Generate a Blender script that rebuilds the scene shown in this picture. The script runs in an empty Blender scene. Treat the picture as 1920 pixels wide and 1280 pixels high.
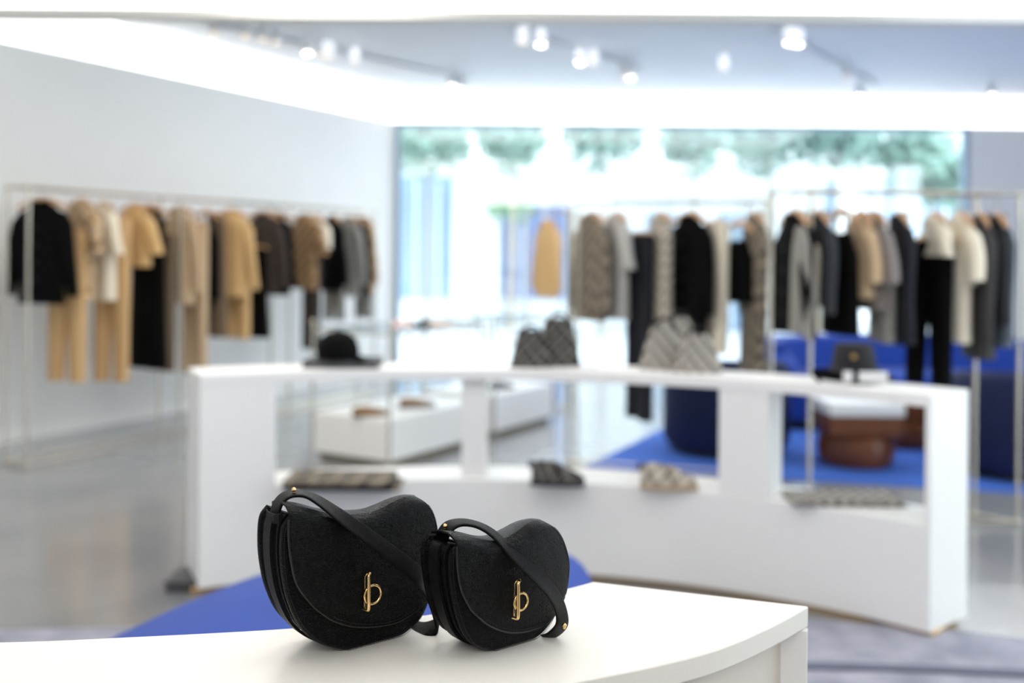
import bpy, bmesh, math, random
from mathutils import Vector, Matrix, noise
random.seed(7)
PI = math.pi
S = bpy.context.scene
C = S.collection

# ------------------------------------------------------------------ camera
F = 1867.0; HOR = 475.0; CX = 960.0; CAMZ = 1.5; ROLL = math.radians(0.5)
cd = bpy.data.cameras.new('camera'); cam = bpy.data.objects.new('camera', cd); C.objects.link(cam)
cam.location = (0, 0, CAMZ); cam.rotation_euler = (PI/2, -ROLL, 0)
cd.sensor_width = 36; cd.lens = F/1920*36; cd.shift_y = -(640-HOR)/1920
cd.clip_start = 0.05; cd.clip_end = 200
cd.dof.use_dof = True; cd.dof.focus_distance = 1.345; cd.dof.aperture_fstop = 1.9
S.camera = cam
RV = Vector((math.cos(ROLL), 0, math.sin(ROLL))); UV_ = Vector((-math.sin(ROLL), 0, math.cos(ROLL)))

def ray(px, py):
    return RV*((px-CX)/F) - UV_*((py-HOR)/F) + Vector((0, 1, 0))
def P(px, py, Y):
    r = ray(px, py); return Vector((0, 0, CAMZ)) + r*(Y/r.y)
def G(px, py, z=0.0):
    r = ray(px, py); return Vector((0, 0, CAMZ)) + r*((z-CAMZ)/r.z)
def zat(px, py, Y): return P(px, py, Y).z

# ------------------------------------------------------------------ world, view, large lights
S.view_settings.view_transform = 'Standard'; S.view_settings.look = 'None'
S.view_settings.gamma = 1; S.view_settings.use_curve_mapping = False
S.view_settings.exposure = 0.0
w = bpy.data.worlds.new('sky'); S.world = w; w.use_nodes = True
wn = w.node_tree.nodes; wl = w.node_tree.links
bgn = wn['Background']; bgn.inputs[0].default_value = (0.87, 0.94, 1.0, 1); bgn.inputs[1].default_value = 6.0

def area(name, loc, size, sy, power, col, rot=(0, 0, 0)):
    l = bpy.data.lights.new(name, 'AREA'); l.shape = 'RECTANGLE'; l.size = size; l.size_y = sy
    l.energy = power; l.color = col
    o = bpy.data.objects.new(name, l); C.objects.link(o); o.location = loc; o.rotation_euler = rot
    return o
area('fill_light_near', (-0.6, 2.2, 3.42), 3.4, 3.0, 62, (1.0, 0.965, 0.92))  # hidden fill added over the table and shelf, no fixture modelled
area('fill_light_rear', (.6, -1.6, 3.3), 4.0, 1.4, 85, (1.0, 0.98, 0.96), (math.radians(48), 0, 0))  # unseen fill added behind the camera to brighten shelf and table fronts
area('fill_light_left', (-1.3, 5.6, 3.42), 1.2, 2.4, 55, (1.0, 0.93, 0.84))  # added fill for the left side, no lamp body behind it
area('fill_light_right', (3.2, 2.8, 3.42), 2.0, 3.4, 60, (0.93, 0.96, 1.0))  # added fill for the right side, out of view and without fixture
area('fill_light_middle', (0.6, 8.6, 3.40), 4.6, 2.2, 70, (0.95, 0.97, 1.0))  # added fill over the middle racks, no lamp body built
area('fill_light_lounge', (3.6, 8.0, 3.40), 2.0, 3.0, 40, (0.93, 0.96, 1.0))  # added fill over the seating area, no lamp body built

# ------------------------------------------------------------------ helpers
def lin(h):
    h = h.lstrip('#'); v = [int(h[i:i+2], 16)/255 for i in (0, 2, 4)]
    return tuple((c/12.92 if c <= 0.04045 else ((c+0.055)/1.055)**2.4) for c in v) + (1,)
_m = {}
def mat(key, col=None, rough=0.6, metal=0.0, bump=0.0, bscale=200, emit=0.0, ecol=None, var=0.0, sheen=0.0, spec=0.5, coat=0.0):
    if key in _m: return _m[key]
    m = bpy.data.materials.new(key); m.use_nodes = True; nt = m.node_tree; N = nt.nodes; L = nt.links
    b = N['Principled BSDF']
    c = lin(col) if isinstance(col, str) else tuple(col)+((1,) if len(col) == 3 else ())
    b.inputs['Base Color'].default_value = c; b.inputs['Roughness'].default_value = rough
    b.inputs['Metallic'].default_value = metal; b.inputs['Specular IOR Level'].default_value = spec
    if sheen: b.inputs['Sheen Weight'].default_value = sheen
    if coat: b.inputs['Coat Weight'].default_value = coat
    if emit:
        b.inputs['Emission Color'].default_value = lin(ecol) if ecol else c
        b.inputs['Emission Strength'].default_value = emit
    tc = N.new('ShaderNodeTexCoord'); n = N.new('ShaderNodeTexNoise'); n.inputs['Scale'].default_value = bscale
    n.inputs['Detail'].default_value = 3
    L.new(tc.outputs['Object'], n.inputs['Vector'])
    if var or True:
        r = N.new('ShaderNodeMix'); r.data_type = 'RGBA'; v = max(var, 0.02)
        r.inputs[6].default_value = tuple(x*(1-v) for x in c[:3])+(1,); r.inputs[7].default_value = tuple(min(1, x*(1+v)) for x in c[:3])+(1,)
        L.new(n.outputs['Fac'], r.inputs[0]); L.new(r.outputs[2], b.inputs['Base Color'])
    if bump:
        bn = N.new('ShaderNodeBump'); bn.inputs['Strength'].default_value = 0.6; bn.inputs['Distance'].default_value = bump
        L.new(n.outputs['Fac'], bn.inputs['Height']); L.new(bn.outputs['Normal'], b.inputs['Normal'])
    _m[key] = m; return m

def check_mat(key, base, line, line2=None, scale=9.0, width=0.22, diag=True, rough=0.85):
    """woven check cloth: two sets of bands crossing"""
    if key in _m: return _m[key]
    m = bpy.data.materials.new(key); m.use_nodes = True; nt = m.node_tree; N = nt.nodes; L = nt.links
    b = N['Principled BSDF']; b.inputs['Roughness'].default_value = rough
    tc = N.new('ShaderNodeTexCoord'); mp = N.new('ShaderNodeMapping'); L.new(tc.outputs['Object'], mp.inputs['Vector'])
    mp.inputs['Rotation'].default_value = (0, PI/4 if diag else 0, 0.6 if diag else 0)
    sx = N.new('ShaderNodeSeparateXYZ'); L.new(mp.outputs['Vector'], sx.inputs[0])
    prev = None; cur = lin(base)
    def band(axis, off, wd, sc):
        a = N.new('ShaderNodeMath'); a.operation = 'MULTIPLY_ADD'; L.new(sx.outputs[axis], a.inputs[0]); a.inputs[1].default_value = sc; a.inputs[2].default_value = off
        f = N.new('ShaderNodeMath'); f.operation = 'FRACT'; L.new(a.outputs[0], f.inputs[0])
        g = N.new('ShaderNodeMath'); g.operation = 'LESS_THAN'; L.new(f.outputs[0], g.inputs[0]); g.inputs[1].default_value = wd
        h = N.new('ShaderNodeMath'); h.operation = 'MULTIPLY'; L.new(g.outputs[0], h.inputs[0]); h.inputs[1].default_value = 0.75
        return h.outputs[0]
    sock = None
    for (ax, off, wd, sc, c) in ((0, 0, width, scale, line), (2, 0, width, scale, line), (0, .5, .07, scale, line2 or line), (2, .5, .07, scale, line2 or line)):
        mx = N.new('ShaderNodeMix'); mx.data_type = 'RGBA'
        if sock: L.new(sock, mx.inputs[6])
        else: mx.inputs[6].default_value = lin(base)
        mx.inputs[7].default_value = lin(c); L.new(band(ax, off, wd, sc), mx.inputs[0]); sock = mx.outputs[2]
    L.new(sock, b.inputs['Base Color'])
    _m[key] = m; return m

def tag(o, label=None, cat=None, group=None, kind=None):
    if label: o['label'] = label
    if cat: o['category'] = cat
    if group: o['group'] = group
    if kind: o['kind'] = kind
    return o
def empty(name, loc, rz=0.0):
    o = bpy.data.objects.new(name, None); o.empty_display_size = 0.1; C.objects.link(o)
    o.location = loc; o.rotation_euler = (0, 0, rz); return o
def thing(name, loc, label, cat, group=None, rz=0.0):
    return tag(empty(name, loc, rz), label, cat, group)

class MB:
    """collects shapes into one mesh"""
    def __init__(s): s.bm = bmesh.new()
    def faces(s, vs, fs):
        bv = [s.bm.verts.new(v) for v in vs]
        for f in fs:
            try: s.bm.faces.new([bv[i] for i in f])
            except ValueError: pass
        return s
    def box(s, c, d, rz=0.0, R=None):
        hx, hy, hz = d[0]/2, d[1]/2, d[2]/2
        vs = [Vector((x, y, z)) for x in (-hx, hx) for y in (-hy, hy) for z in (-hz, hz)]
        if R is None: R = Matrix.Rotation(rz, 3, 'Z')
        vs = [R @ v + Vector(c) for v in vs]
        return s.faces(vs, [(0, 1, 3, 2), (4, 6, 7, 5), (0, 4, 5, 1), (2, 3, 7, 6), (0, 2, 6, 4), (1, 5, 7, 3)])
    def prism(s, pts, z0, z1):
        n = len(pts); vs = [(p[0], p[1], z0) for p in pts]+[(p[0], p[1], z1) for p in pts]
        fs = [tuple(reversed(range(n))), tuple(range(n, 2*n))]+[(i, (i+1) % n, n+(i+1) % n, n+i) for i in range(n)]
        return s.faces(vs, fs)
    def loft(s, rings, caps=True, close=True):
        n = len(rings[0]); vs = [v for r in rings for v in r]; fs = []
        for j in range(len(rings)-1):
            for i in range(n if close else n-1):
                fs.append((j*n+i, j*n+(i+1) % n, (j+1)*n+(i+1) % n, (j+1)*n+i))
        if caps: fs += [tuple(reversed(range(n))), tuple(range((len(rings)-1)*n, len(rings)*n))]
        return s.faces(vs, fs)
    def tube(s, pts, r, n=10, closed=False, flat=1.0, side=None):
        pts = [Vector(p) for p in pts]; rings = []
        up = Vector((0, 0, 1))
        for i, p in enumerate(pts):
            if closed: t = pts[(i+1) % len(pts)]-pts[i-1]
            else: t = pts[min(i+1, len(pts)-1)]-pts[max(i-1, 0)]
            t.normalize()
            a = (side if side is not None else (up if abs(t.z) < .9 else Vector((1, 0, 0)))).cross(t)
            if a.length < 1e-5: a = Vector((0, 1, 0)).cross(t)
            a.normalize(); b = t.cross(a)
            rr = r[i] if isinstance(r, (list, tuple)) else r
            rings.append([p+a*math.cos(2*PI*k/n)*rr+b*math.sin(2*PI*k/n)*rr*flat for k in range(n)])
        if closed: rings.append(rings[0])
        return s.loft(rings, caps=not closed)
    def cyl(s, c0, c1, r, n=16): return s.tube([c0, c1], r, n)
    def lathe(s, prof, c=(0, 0, 0), n=32, sx=1.0, sy=1.0):
        return s.loft([[Vector((c[0]+r*sx*math.cos(2*PI*k/n), c[1]+r*sy*math.sin(2*PI*k/n), c[2]+z)) for k in range(n)] for r, z in prof])
    def ball(s, c, r, sx=1, sy=1, sz=1, n=14):
        pr = []
        for j in range(n+1):
            a = -PI/2+PI*j/n; pr.append((max(r*math.cos(a), 1e-5), r*math.sin(a)*sz))
        return s.lathe(pr, c, n+4, sx, sy)
    def build(s, name, m, parent=None, world=False, smooth=True, bevel=0.0, solid=0.0, sub=0, seg=3, ang=40):
        if parent is not None and world:
            for v in s.bm.verts: v.co -= parent.location
        bmesh.ops.remove_doubles(s.bm, verts=s.bm.verts, dist=1e-6)
        bmesh.ops.recalc_face_normals(s.bm, faces=s.bm.faces)
        me = bpy.data.meshes.new(name); s.bm.to_mesh(me); s.bm.free()
        me.materials.append(m)
        if smooth:
            me.shade_smooth() if hasattr(me, 'shade_smooth') else None
            try: me.set_sharp_from_angle(angle=math.radians(ang))
            except Exception: pass
        o = bpy.data.objects.new(name, me); C.objects.link(o)
        if parent is not None: o.parent = parent
        if solid:
            k = o.modifiers.new('solid', 'SOLIDIFY'); k.thickness = solid; k.offset = 0
        if bevel:
            k = o.modifiers.new('bevel', 'BEVEL'); k.width = bevel; k.segments = seg; k.limit_method = 'ANGLE'
        if sub:
            k = o.modifiers.new('sub', 'SUBSURF'); k.levels = sub; k.render_levels = sub
        return o

def struct(name, mb, m, **k):
    return tag(mb.build(name, m, **k), kind='structure')
def copy_tree(o, parent=None):
    c = o.copy(); C.objects.link(c); c.parent = parent
    for ch in list(o.children): copy_tree(ch, c)
    return c
def cr(pts, n=8):
    """Catmull-Rom through points of any dimension"""
    pts = [tuple(p) for p in pts]; q = [pts[0]]+pts+[pts[-1]]; out = []
    for i in range(1, len(q)-2):
        for k in range(n):
            t = k/n; t2 = t*t; t3 = t2*t
            out.append(tuple(0.5*((2*b)+(c-a)*t+(2*a-5*b+4*c-d)*t2+(-a+3*b-3*c+d)*t3) for a, b, c, d in zip(q[i-1], q[i], q[i+1], q[i+2])))
    out.append(pts[-1]); return out

# ------------------------------------------------------------------ materials
M_wall = mat('wall_paint', '#ECECEA', 0.7, var=.01, bscale=3)
M_ceil = mat('ceiling_paint', '#E2E4E8', 0.7, var=.01, bscale=3)
M_lip = mat('lip_paint', '#E6E5E0', 0.7)
M_cove = mat('cove_diffuser', '#FFFFFF', 0.6, emit=2.8, ecol='#FFFEFA')
M_lac = mat('white_lacquer', '#F5F4F1', 0.38, var=.01, bscale=30)
M_quartz = mat('white_quartz', '#ECE7DE', 0.42, var=.03, bscale=320, bump=.00004)
M_beige = mat('beige_panel', '#DDD5CA', 0.6, var=.03, bscale=60)
M_gold = mat('polished_gold', '#E6C289', 0.14, 1.0, var=.01)
M_brass = mat('brushed_brass', '#C9A468', 0.3, 1.0)
M_nickel = mat('pale_nickel', '#CFC7B8', 0.24, 1.0)
M_wood = mat('hanger_wood', '#D2A67C', 0.5, var=.12, bscale=30)
M_brownwood = mat('walnut', '#734020', 0.38, var=.35, bscale=12)
M_blue = mat('blue_velvet', '#0E3D9A', 0.8, sheen=.08, var=.12, bscale=9, bump=.0006)
M_navy = mat('deep_blue_velvet', '#031440', 0.8, sheen=.0, var=.15, bscale=8)
M_rugblue = mat('blue_rug', '#3A66C0', 0.95, var=.1, bscale=150, bump=.003)
M_black = mat('black_cloth', '#050506', 0.85, var=.2, bscale=60, bump=.0006, spec=.12)
M_lens = mat('spot_lens', '#FFFFFF', 0.4, emit=60.0, ecol='#FFF6E8')
M_lensw = mat('spot_lens_warm', '#FFFFFF', 0.4, emit=6.0, ecol='#FFDDB4')
M_lamp = mat('lamp_housing', '#D6D8DB', 0.5)

def spotlamp(loc, tgt, ang, power, name='sun_patch_spot'):
    l = bpy.data.lights.new(name, 'SPOT'); l.energy = power; l.spot_size = ang; l.spot_blend = .15; l.shadow_soft_size = .02
    o = bpy.data.objects.new(name, l); C.objects.link(o); o.location = loc
    o.rotation_euler = (Vector(tgt)-Vector(loc)).to_track_quat('-Z', 'Y').to_euler()
spotlamp((2.9, 5.0, 3.29), (2.22, 4.2, 0), math.radians(13), 260)  # added spot standing in for the sunlight patch on the floor
def floor_mat():
    m = bpy.data.materials.new('polished_concrete'); m.use_nodes = True; N = m.node_tree.nodes; L = m.node_tree.links
    b = N['Principled BSDF']; tc = N.new('ShaderNodeTexCoord')
    n = N.new('ShaderNodeTexNoise'); n.inputs['Scale'].default_value = 1.1; n.inputs['Detail'].default_value = 6; L.new(tc.outputs['Object'], n.inputs['Vector'])
    r = N.new('ShaderNodeValToRGB'); r.color_ramp.elements[0].color = lin('#84868A'); r.color_ramp.elements[1].color = lin('#9C9C9B')
    r.color_ramp.elements[0].position = .3; r.color_ramp.elements[1].position = .7
    L.new(n.outputs['Fac'], r.inputs[0]); L.new(r.outputs[0], b.inputs['Base Color'])
    b.inputs['Roughness'].default_value = .2; b.inputs['Specular IOR Level'].default_value = .8; b.inputs['Coat Weight'].default_value = .5; b.inputs['Coat Roughness'].default_value = .12
    return m
M_floor = floor_mat()
def rug_mat():
    m = bpy.data.materials.new('grey_rug'); m.use_nodes = True; N = m.node_tree.nodes; L = m.node_tree.links
    b = N['Principled BSDF']; b.inputs['Roughness'].default_value = .95
    tc = N.new('ShaderNodeTexCoord'); n = N.new('ShaderNodeTexNoise'); n.inputs['Scale'].default_value = 6; n.inputs['Detail'].default_value = 8
    L.new(tc.outputs['Object'], n.inputs['Vector'])
    r = N.new('ShaderNodeValToRGB'); r.color_ramp.elements[0].color = lin('#9496A4'); r.color_ramp.elements[1].color = lin('#B6B5C2')
    r.color_ramp.elements[0].position = .35; r.color_ramp.elements[1].position = .65
    L.new(n.outputs['Fac'], r.inputs[0]); L.new(r.outputs[0], b.inputs['Base Color'])
    f = N.new('ShaderNodeTexNoise'); f.inputs['Scale'].default_value = 350; L.new(tc.outputs['Object'], f.inputs['Vector'])
    bn = N.new('ShaderNodeBump'); bn.inputs['Distance'].default_value = .004; L.new(f.outputs['Fac'], bn.inputs['Height']); L.new(bn.outputs['Normal'], b.inputs['Normal'])
    return m
M_rug = rug_mat()
def leather(key, scale, crease, rough=.40, col='#020305'):
    m = bpy.data.materials.new(key); m.use_nodes = True; N = m.node_tree.nodes; L = m.node_tree.links
    b = N['Principled BSDF']; b.inputs['Base Color'].default_value = lin(col); b.inputs['Roughness'].default_value = rough
    b.inputs['Specular IOR Level'].default_value = .15
    tc = N.new('ShaderNodeTexCoord')
    n0 = N.new('ShaderNodeTexNoise'); n0.inputs['Scale'].default_value = 60; L.new(tc.outputs['Object'], n0.inputs['Vector'])
    mx = N.new('ShaderNodeMix'); mx.data_type = 'RGBA'; mx.blend_type = 'LINEAR_LIGHT'; mx.inputs[0].default_value = .012
    L.new(tc.outputs['Object'], mx.inputs[6]); L.new(n0.outputs['Color'], mx.inputs[7])
    v = N.new('ShaderNodeTexVoronoi'); v.feature = 'DISTANCE_TO_EDGE'; v.inputs['Scale'].default_value = scale
    L.new(mx.outputs[2], v.inputs['Vector'])
    mr = N.new('ShaderNodeMapRange'); mr.inputs[1].default_value = 0; mr.inputs[2].default_value = .22; L.new(v.outputs['Distance'], mr.inputs[0])
    last = mr.outputs[0]
    bn = N.new('ShaderNodeBump'); bn.inputs['Strength'].default_value = .8; bn.inputs['Distance'].default_value = .0011
    L.new(last, bn.inputs['Height'])
    if crease:
        mp = N.new('ShaderNodeMapping'); mp.inputs['Scale'].default_value = (1.0, 1.0, 3.4); L.new(tc.outputs['Object'], mp.inputs['Vector'])
        n2 = N.new('ShaderNodeTexNoise'); n2.inputs['Scale'].default_value = 18; n2.inputs['Detail'].default_value = 4; L.new(mp.outputs[0], n2.inputs['Vector'])
        m3 = N.new('ShaderNodeMix'); m3.data_type = 'RGBA'; m3.blend_type = 'LINEAR_LIGHT'; m3.inputs[0].default_value = .05
        L.new(mp.outputs[0], m3.inputs[6]); L.new(n2.outputs['Color'], m3.inputs[7])
        v2 = N.new('ShaderNodeTexVoronoi'); v2.feature = 'DISTANCE_TO_EDGE'; v2.inputs['Scale'].default_value = 30; L.new(m3.outputs[2], v2.inputs['Vector'])
        r2 = N.new('ShaderNodeMapRange'); r2.inputs[1].default_value = 0; r2.inputs[2].default_value = .05; L.new(v2.outputs['Distance'], r2.inputs[0])
        b2 = N.new('ShaderNodeBump'); b2.inputs['Strength'].default_value = .8; b2.inputs['Distance'].default_value = .0016
        L.new(r2.outputs[0], b2.inputs['Height']); L.new(bn.outputs[0], b2.inputs['Normal']); L.new(b2.outputs[0], b.inputs['Normal'])
    else: L.new(bn.outputs[0], b.inputs['Normal'])
    return m
M_leaA = leather('creased_black_leather', 470, True, .33)
M_leaB = leather('pebbled_black_leather', 430, False, .33)
M_strap = leather('smooth_black_leather', 900, False, .38, '#070708')
M_edge = mat('black_edge_paint', '#070707', 0.45)
M_thread = mat('black_thread', '#1C1D20', 0.6)
def glass_mat(key, fac, tint):
    m = bpy.data.materials.new(key); m.use_nodes = True; N = m.node_tree.nodes; L = m.node_tree.links
    N.remove(N['Principled BSDF']); t = N.new('ShaderNodeBsdfTransparent'); t.inputs[0].default_value = tint
    g = N.new('ShaderNodeBsdfGlossy'); g.inputs['Roughness'].default_value = .02; x = N.new('ShaderNodeMixShader'); x.inputs[0].default_value = fac
    L.new(t.outputs[0], x.inputs[1]); L.new(g.outputs[0], x.inputs[2]); L.new(x.outputs[0], N['Material Output'].inputs[0]); return m
M_glass = glass_mat('window_glass', .12, (.95, .98, .98, 1))
M_shelfglass = glass_mat('shelf_glass', .2, (.9, .95, .97, 1))

# ------------------------------------------------------------------ room shell
YB = 12.2; LD = Vector((.473, .881, 0)); WL0 = Vector((-3.92, 7.67, 0))
def wallpt(Y, z, off=0.0):
    t = (Y-WL0.y)/LD.y; nrm = Vector((-.881, .473, 0))
    p = WL0+LD*t+nrm*off; return Vector((p.x, p.y, z))
CORN = wallpt(YB, 0)
ZL, ZC = 3.10, 3.46
flo = MB().faces([(-9, -3, 0), (8, -3, 0), (8, YB+.2, 0), (-9, YB+.2, 0)], [(0, 1, 2, 3)])
struct('floor', flo, M_floor, smooth=False)
a, b = wallpt(-2.5, 0), wallpt(YB, 0); nv = Vector((-.881, .473, 0))*.2
struct('wall_left', MB().prism([a, b, b+nv, a+nv], 0, ZL), M_wall, smooth=False)
struct('wall_back_left', MB().prism([(CORN.x-.1, YB), (P(740, 475, YB).x, YB), (P(740, 475, YB).x, YB+.25), (CORN.x-.1, YB+.25)], 0, ZL), M_wall, smooth=False)
XW0, XW1 = P(740, 475, YB).x, P(1817, 475, YB).x
struct('wall_back_right', MB().prism([(XW1, YB), (8, YB), (8, YB+.25), (XW1, YB+.25)], 0, ZL), M_wall, smooth=False)
struct('wall_right', MB().prism([(7.6, 6.0), (7.8, 6.0), (7.8, YB), (7.6, YB)], 0, ZC).prism([(7.6, -3), (7.8, -3), (7.8, .5), (7.6, .5)], 0, ZC), M_wall, smooth=False)
struct('wall_behind_camera', MB().prism([(-9.2, -3.2), (7.8, -3.2), (7.8, -3.0), (-9.2, -3.0)], 0, ZC), mat('wall_taupe', '#DDDAD5', .7), smooth=False)
struct('ceiling', MB().prism([(-9, 7.0), (8, 7.0), (8, YB+.6), (-9, YB+.6)], ZC, ZC+.1), M_ceil, smooth=False)
struct('ceiling_near', MB().prism([(-9, -3), (8, -3), (8, 7.0), (-9, 7.0)], ZC, ZC+.1), M_wall, smooth=False)
# baseboards
struct('baseboard_left', MB().prism([a-nv*.06, b-nv*.06, b, a], 0, .09), M_lac, smooth=False)
# luminous coves: a diffuser strip above the wall top, set back behind a lip
def covelight(pts, label, name='cove_light'):
    o = MB(); p, q, back = pts
    o.prism([p, q, q+back*.05, p+back*.05], ZL+.012, ZC-.002)
    return tag(o.build(name, M_cove, smooth=False), label, 'cove light')
covelight((wallpt(3, 0, .03), wallpt(YB, 0, .03), Vector((-.881, .473, 0))), 'glowing white cove light running along the top of the long left wall')
covelight((Vector((CORN.x-.05, YB+.05, 0)), Vector((7.6, YB+.05, 0)), Vector((0, 1, 0))), 'glowing white cove light above the shop window and back wall')
# the near lip and its cove
lp0, lp1 = P(-300, 28, 7.0), P(2300, 20, 7.0)
LZ0 = P(960, 41, 6.95).z; LZ1 = P(960, 25, 6.95).z
struct('trim_1', MB().prism([(-7, 6.92), (7.6, 6.80), (7.6, 6.98), (-7, 7.1)], LZ0, LZ1), M_lip, smooth=False)
struct('cove_light_shield', MB().prism([(-7, 7.04), (7.6, 6.92), (7.6, 6.98), (-7, 7.1)], LZ1, ZC-.001), M_lip, smooth=False)  # unseen board added to keep the cove glow off the left wall
tag(MB().prism([(-7, 7.0), (7.6, 6.88), (7.6, 6.918), (-7, 7.038)], LZ1, ZC-.002).build('cove_light', M_cove, smooth=False), 'white glowing cove light nearest the viewer, along the top edge above the lip', 'cove light')
# window
WZ1 = ZL
def win(x0, x1, idx):
    fr = MB(); y = YB+.06; t = .06
    fr.box(((x0+x1)/2, y, WZ1-t/2), (x1-x0, .1, t)); fr.box(((x0+x1)/2, y, t/2), (x1-x0, .1, t))
    fr.box((x0+t/2, y, WZ1/2), (t, .1, WZ1-2*t)); fr.box((x1-t/2, y, WZ1/2), (t, .1, WZ1-2*t))
    f = struct('window_%d' % idx, fr, mat('window_frame', '#8FA3B5', .4, .3), smooth=False)
    g = MB().box(((x0+x1)/2, y, WZ1/2), (x1-x0-2*t, .012, WZ1-2*t)); g.build('pane', M_glass, f, smooth=False)
win(XW0, XW1, 1)
f = MB(); f.box((7.7, 3.25, ZC-.03), (.1, 5.5, .06)); f.box((7.7, 3.25, .03), (.1, 5.5, .06))
for y_ in (.53, 2.4, 4.2, 5.97): f.box((7.7, y_, ZC/2), (.1, .06, ZC-.12))
f = struct('window_2', f, mat('window_frame', '#8FA3B5', .4, .3), smooth=False)
MB().box((7.7, 3.25, ZC/2), (.012, 5.4, ZC-.12)).build('pane', M_glass, f, smooth=False)

# ------------------------------------------------------------------ outside the window
struct('ground_outside', MB().faces([(-30, YB+.2, -.02), (40, YB+.2, -.02), (40, 45, -.02), (-30, 45, -.02)], [(0, 1, 2, 3)]), mat('paving', '#D9DEE2', .7, var=.06, bscale=2), smooth=False)
YF = 20.0
bld = thing('building', (1, YF, 0), 'pale building with white columns and blue-grey windows across the street outside', 'building')
M_bw = mat('white_render', '#F2F5F7', .7); M_bg = mat('blue_grey_glazing', '#8FA8C0', .3, var=.2, bscale=.8)
M_bg2 = mat('navy_glazing', '#7F93C4', .3, var=.2, bscale=.8)
b_ = MB(); b_.box((4, YF+.6, 3.2), (26, .5, 6.4)); b_.build('wall', M_bw, bld, world=True, smooth=False)
def bwin(x0, x1, y0, y1, m):
    p, q = P(x0, y1, YF), P(x1, y0, YF)
    o = MB().box(((p.x+q.x)/2, YF+.32, (p.z+q.z)/2), (q.x-p.x, .1, q.z-p.z)).build('window', m, bld, world=True, smooth=False)
    fr = MB()
    for k in range(1, 3): fr.box((p.x+(q.x-p.x)*k/3, YF+.26, (p.z+q.z)/2), (.05, .04, q.z-p.z))
    fr.build('mullion', M_bw, o, world=False, smooth=False); 
    for v in o.children[0].data.vertices: v.co -= bld.location
for x0, x1, y0, y1, m in ((735, 862, 322, 560, M_bg), (942, 1062, 322, 560, M_bg2), (1215, 1275, 400, 640, M_bg), (1355, 1420, 400, 660, M_bg), (1560, 1700, 300, 420, M_bg), (1720, 1815, 300, 440, M_bg)):
    bwin(x0, x1, y0, y1, m)
for x in (868, 915, 1090, 1290, 1460, 1600):
    p = P(x, 475, YF-.3); MB().box((p.x, YF-.1, 1.75), (.42, .42, 3.5)).build('column', M_bw, bld, world=True, smooth=False)
aw = MB()
aw.box((4, YF-.9, P(960, 312, YF-1).z), (20, 1.6, .26)); aw.build('canopy', M_bw, bld, world=True, smooth=False)
def tree(loc, r, h, seed, label, n=900, col='#3E7A5C'):
    t = thing('tree', loc, label, 'tree', None); rnd = random.Random(seed)
    MB().tube([(0, 0, 0), (.05, 0, h*.5), (0, .05, h)], [.05, .04, .02], 10).build('trunk', mat('bark', '#A79E90', .9), t)
    lv = MB()
    for k in range(n):
        d = Vector((rnd.gauss(0, 1), rnd.gauss(0, 1), rnd.gauss(0, .55))); d.normalize(); c = d*r*rnd.uniform(.35, 1)+Vector((0, 0, h))
        u = Vector((rnd.uniform(-1, 1), rnd.uniform(-1, 1), rnd.uniform(-1, 1))).normalized(); v = u.orthogonal().normalized(); s_ = rnd.uniform(.06, .15)
        lv.faces([c-u*s_, c+v*s_*.5, c+u*s_, c-v*s_*.5], [(0, 1, 2, 3)])
    lv.build('foliage', mat('leaf'+col, col, .6, var=.4, bscale=3), t, smooth=False)
for i, (px, py, Y, r) in enumerate(((800, 262, 17, .8), (960, 258, 16.2, .6), (1130, 250, 17.2, .75), (1300, 258, 16, .6), (1440, 262, 17.4, .75), (1570, 255, 16.4, .65), (1700, 275, 17, .8), (1790, 330, 16, .7))):
    p = P(px, py, Y)
    tree((p.x, p.y, 0), r, p.z, i, ['leafy green tree outside the window beside the left window edge', 'small leafy tree outside above the white column of the facade',
      'green tree outside behind the far hanging tan coat', 'green tree outside above the black coat on the middle rack', 'green tree outside above the gap between the two right racks',
      'green tree outside above the grey blouse on the right rack', 'green tree outside above the black trousers of the right rack', 'lower green tree outside at the right edge of the shop window'][i], col='#7C9E92')
p = P(955, 375, 18); tree((p.x, p.y, 0), .5, p.z, 31, 'slim bright green shrub tree outside beside the white column', 220, '#86B088')

# ------------------------------------------------------------------ ceiling spotlights on tracks
def spot(warm):
    t = empty('spotlight', (0, 0, 0))
    MB().cyl((0, 0, .10), (0, 0, .0), .012, 10).build('stem', M_lamp, t)
    MB().lathe([(.035, .03), (.042, .02), (.046, -.10), (.040, -.10), (.036, -.085)], n=20).build('housing', M_lamp, t)
    MB().lathe([(.0005, -.083), (.036, -.083), (.036, -.087), (.0005, -.087)], n=20).build('lens', M_lensw if warm else M_lens, t)
    return t
sp = {0: spot(False), 1: spot(True)}; used = {0: False, 1: False}
SP = [(401, 61, 1), (459, 66, 1), (492, 72, 1), (517, 78, 1), (577, 98, 0), (603, 102, 1), (617, 105, 1), (665, 115, 1), (848, 160, 0), (862, 166, 0), (980, 78, 1), (1014, 82, 0),
      (1088, 116, 0), (1112, 118, 1), (1168, 145, 1), (1182, 144, 0), (1480, 79, 0), (1496, 82, 0), (1357, 128, 1), (1588, 147, 1), (1612, 178, 0), (1859, 177, 0)]
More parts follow.
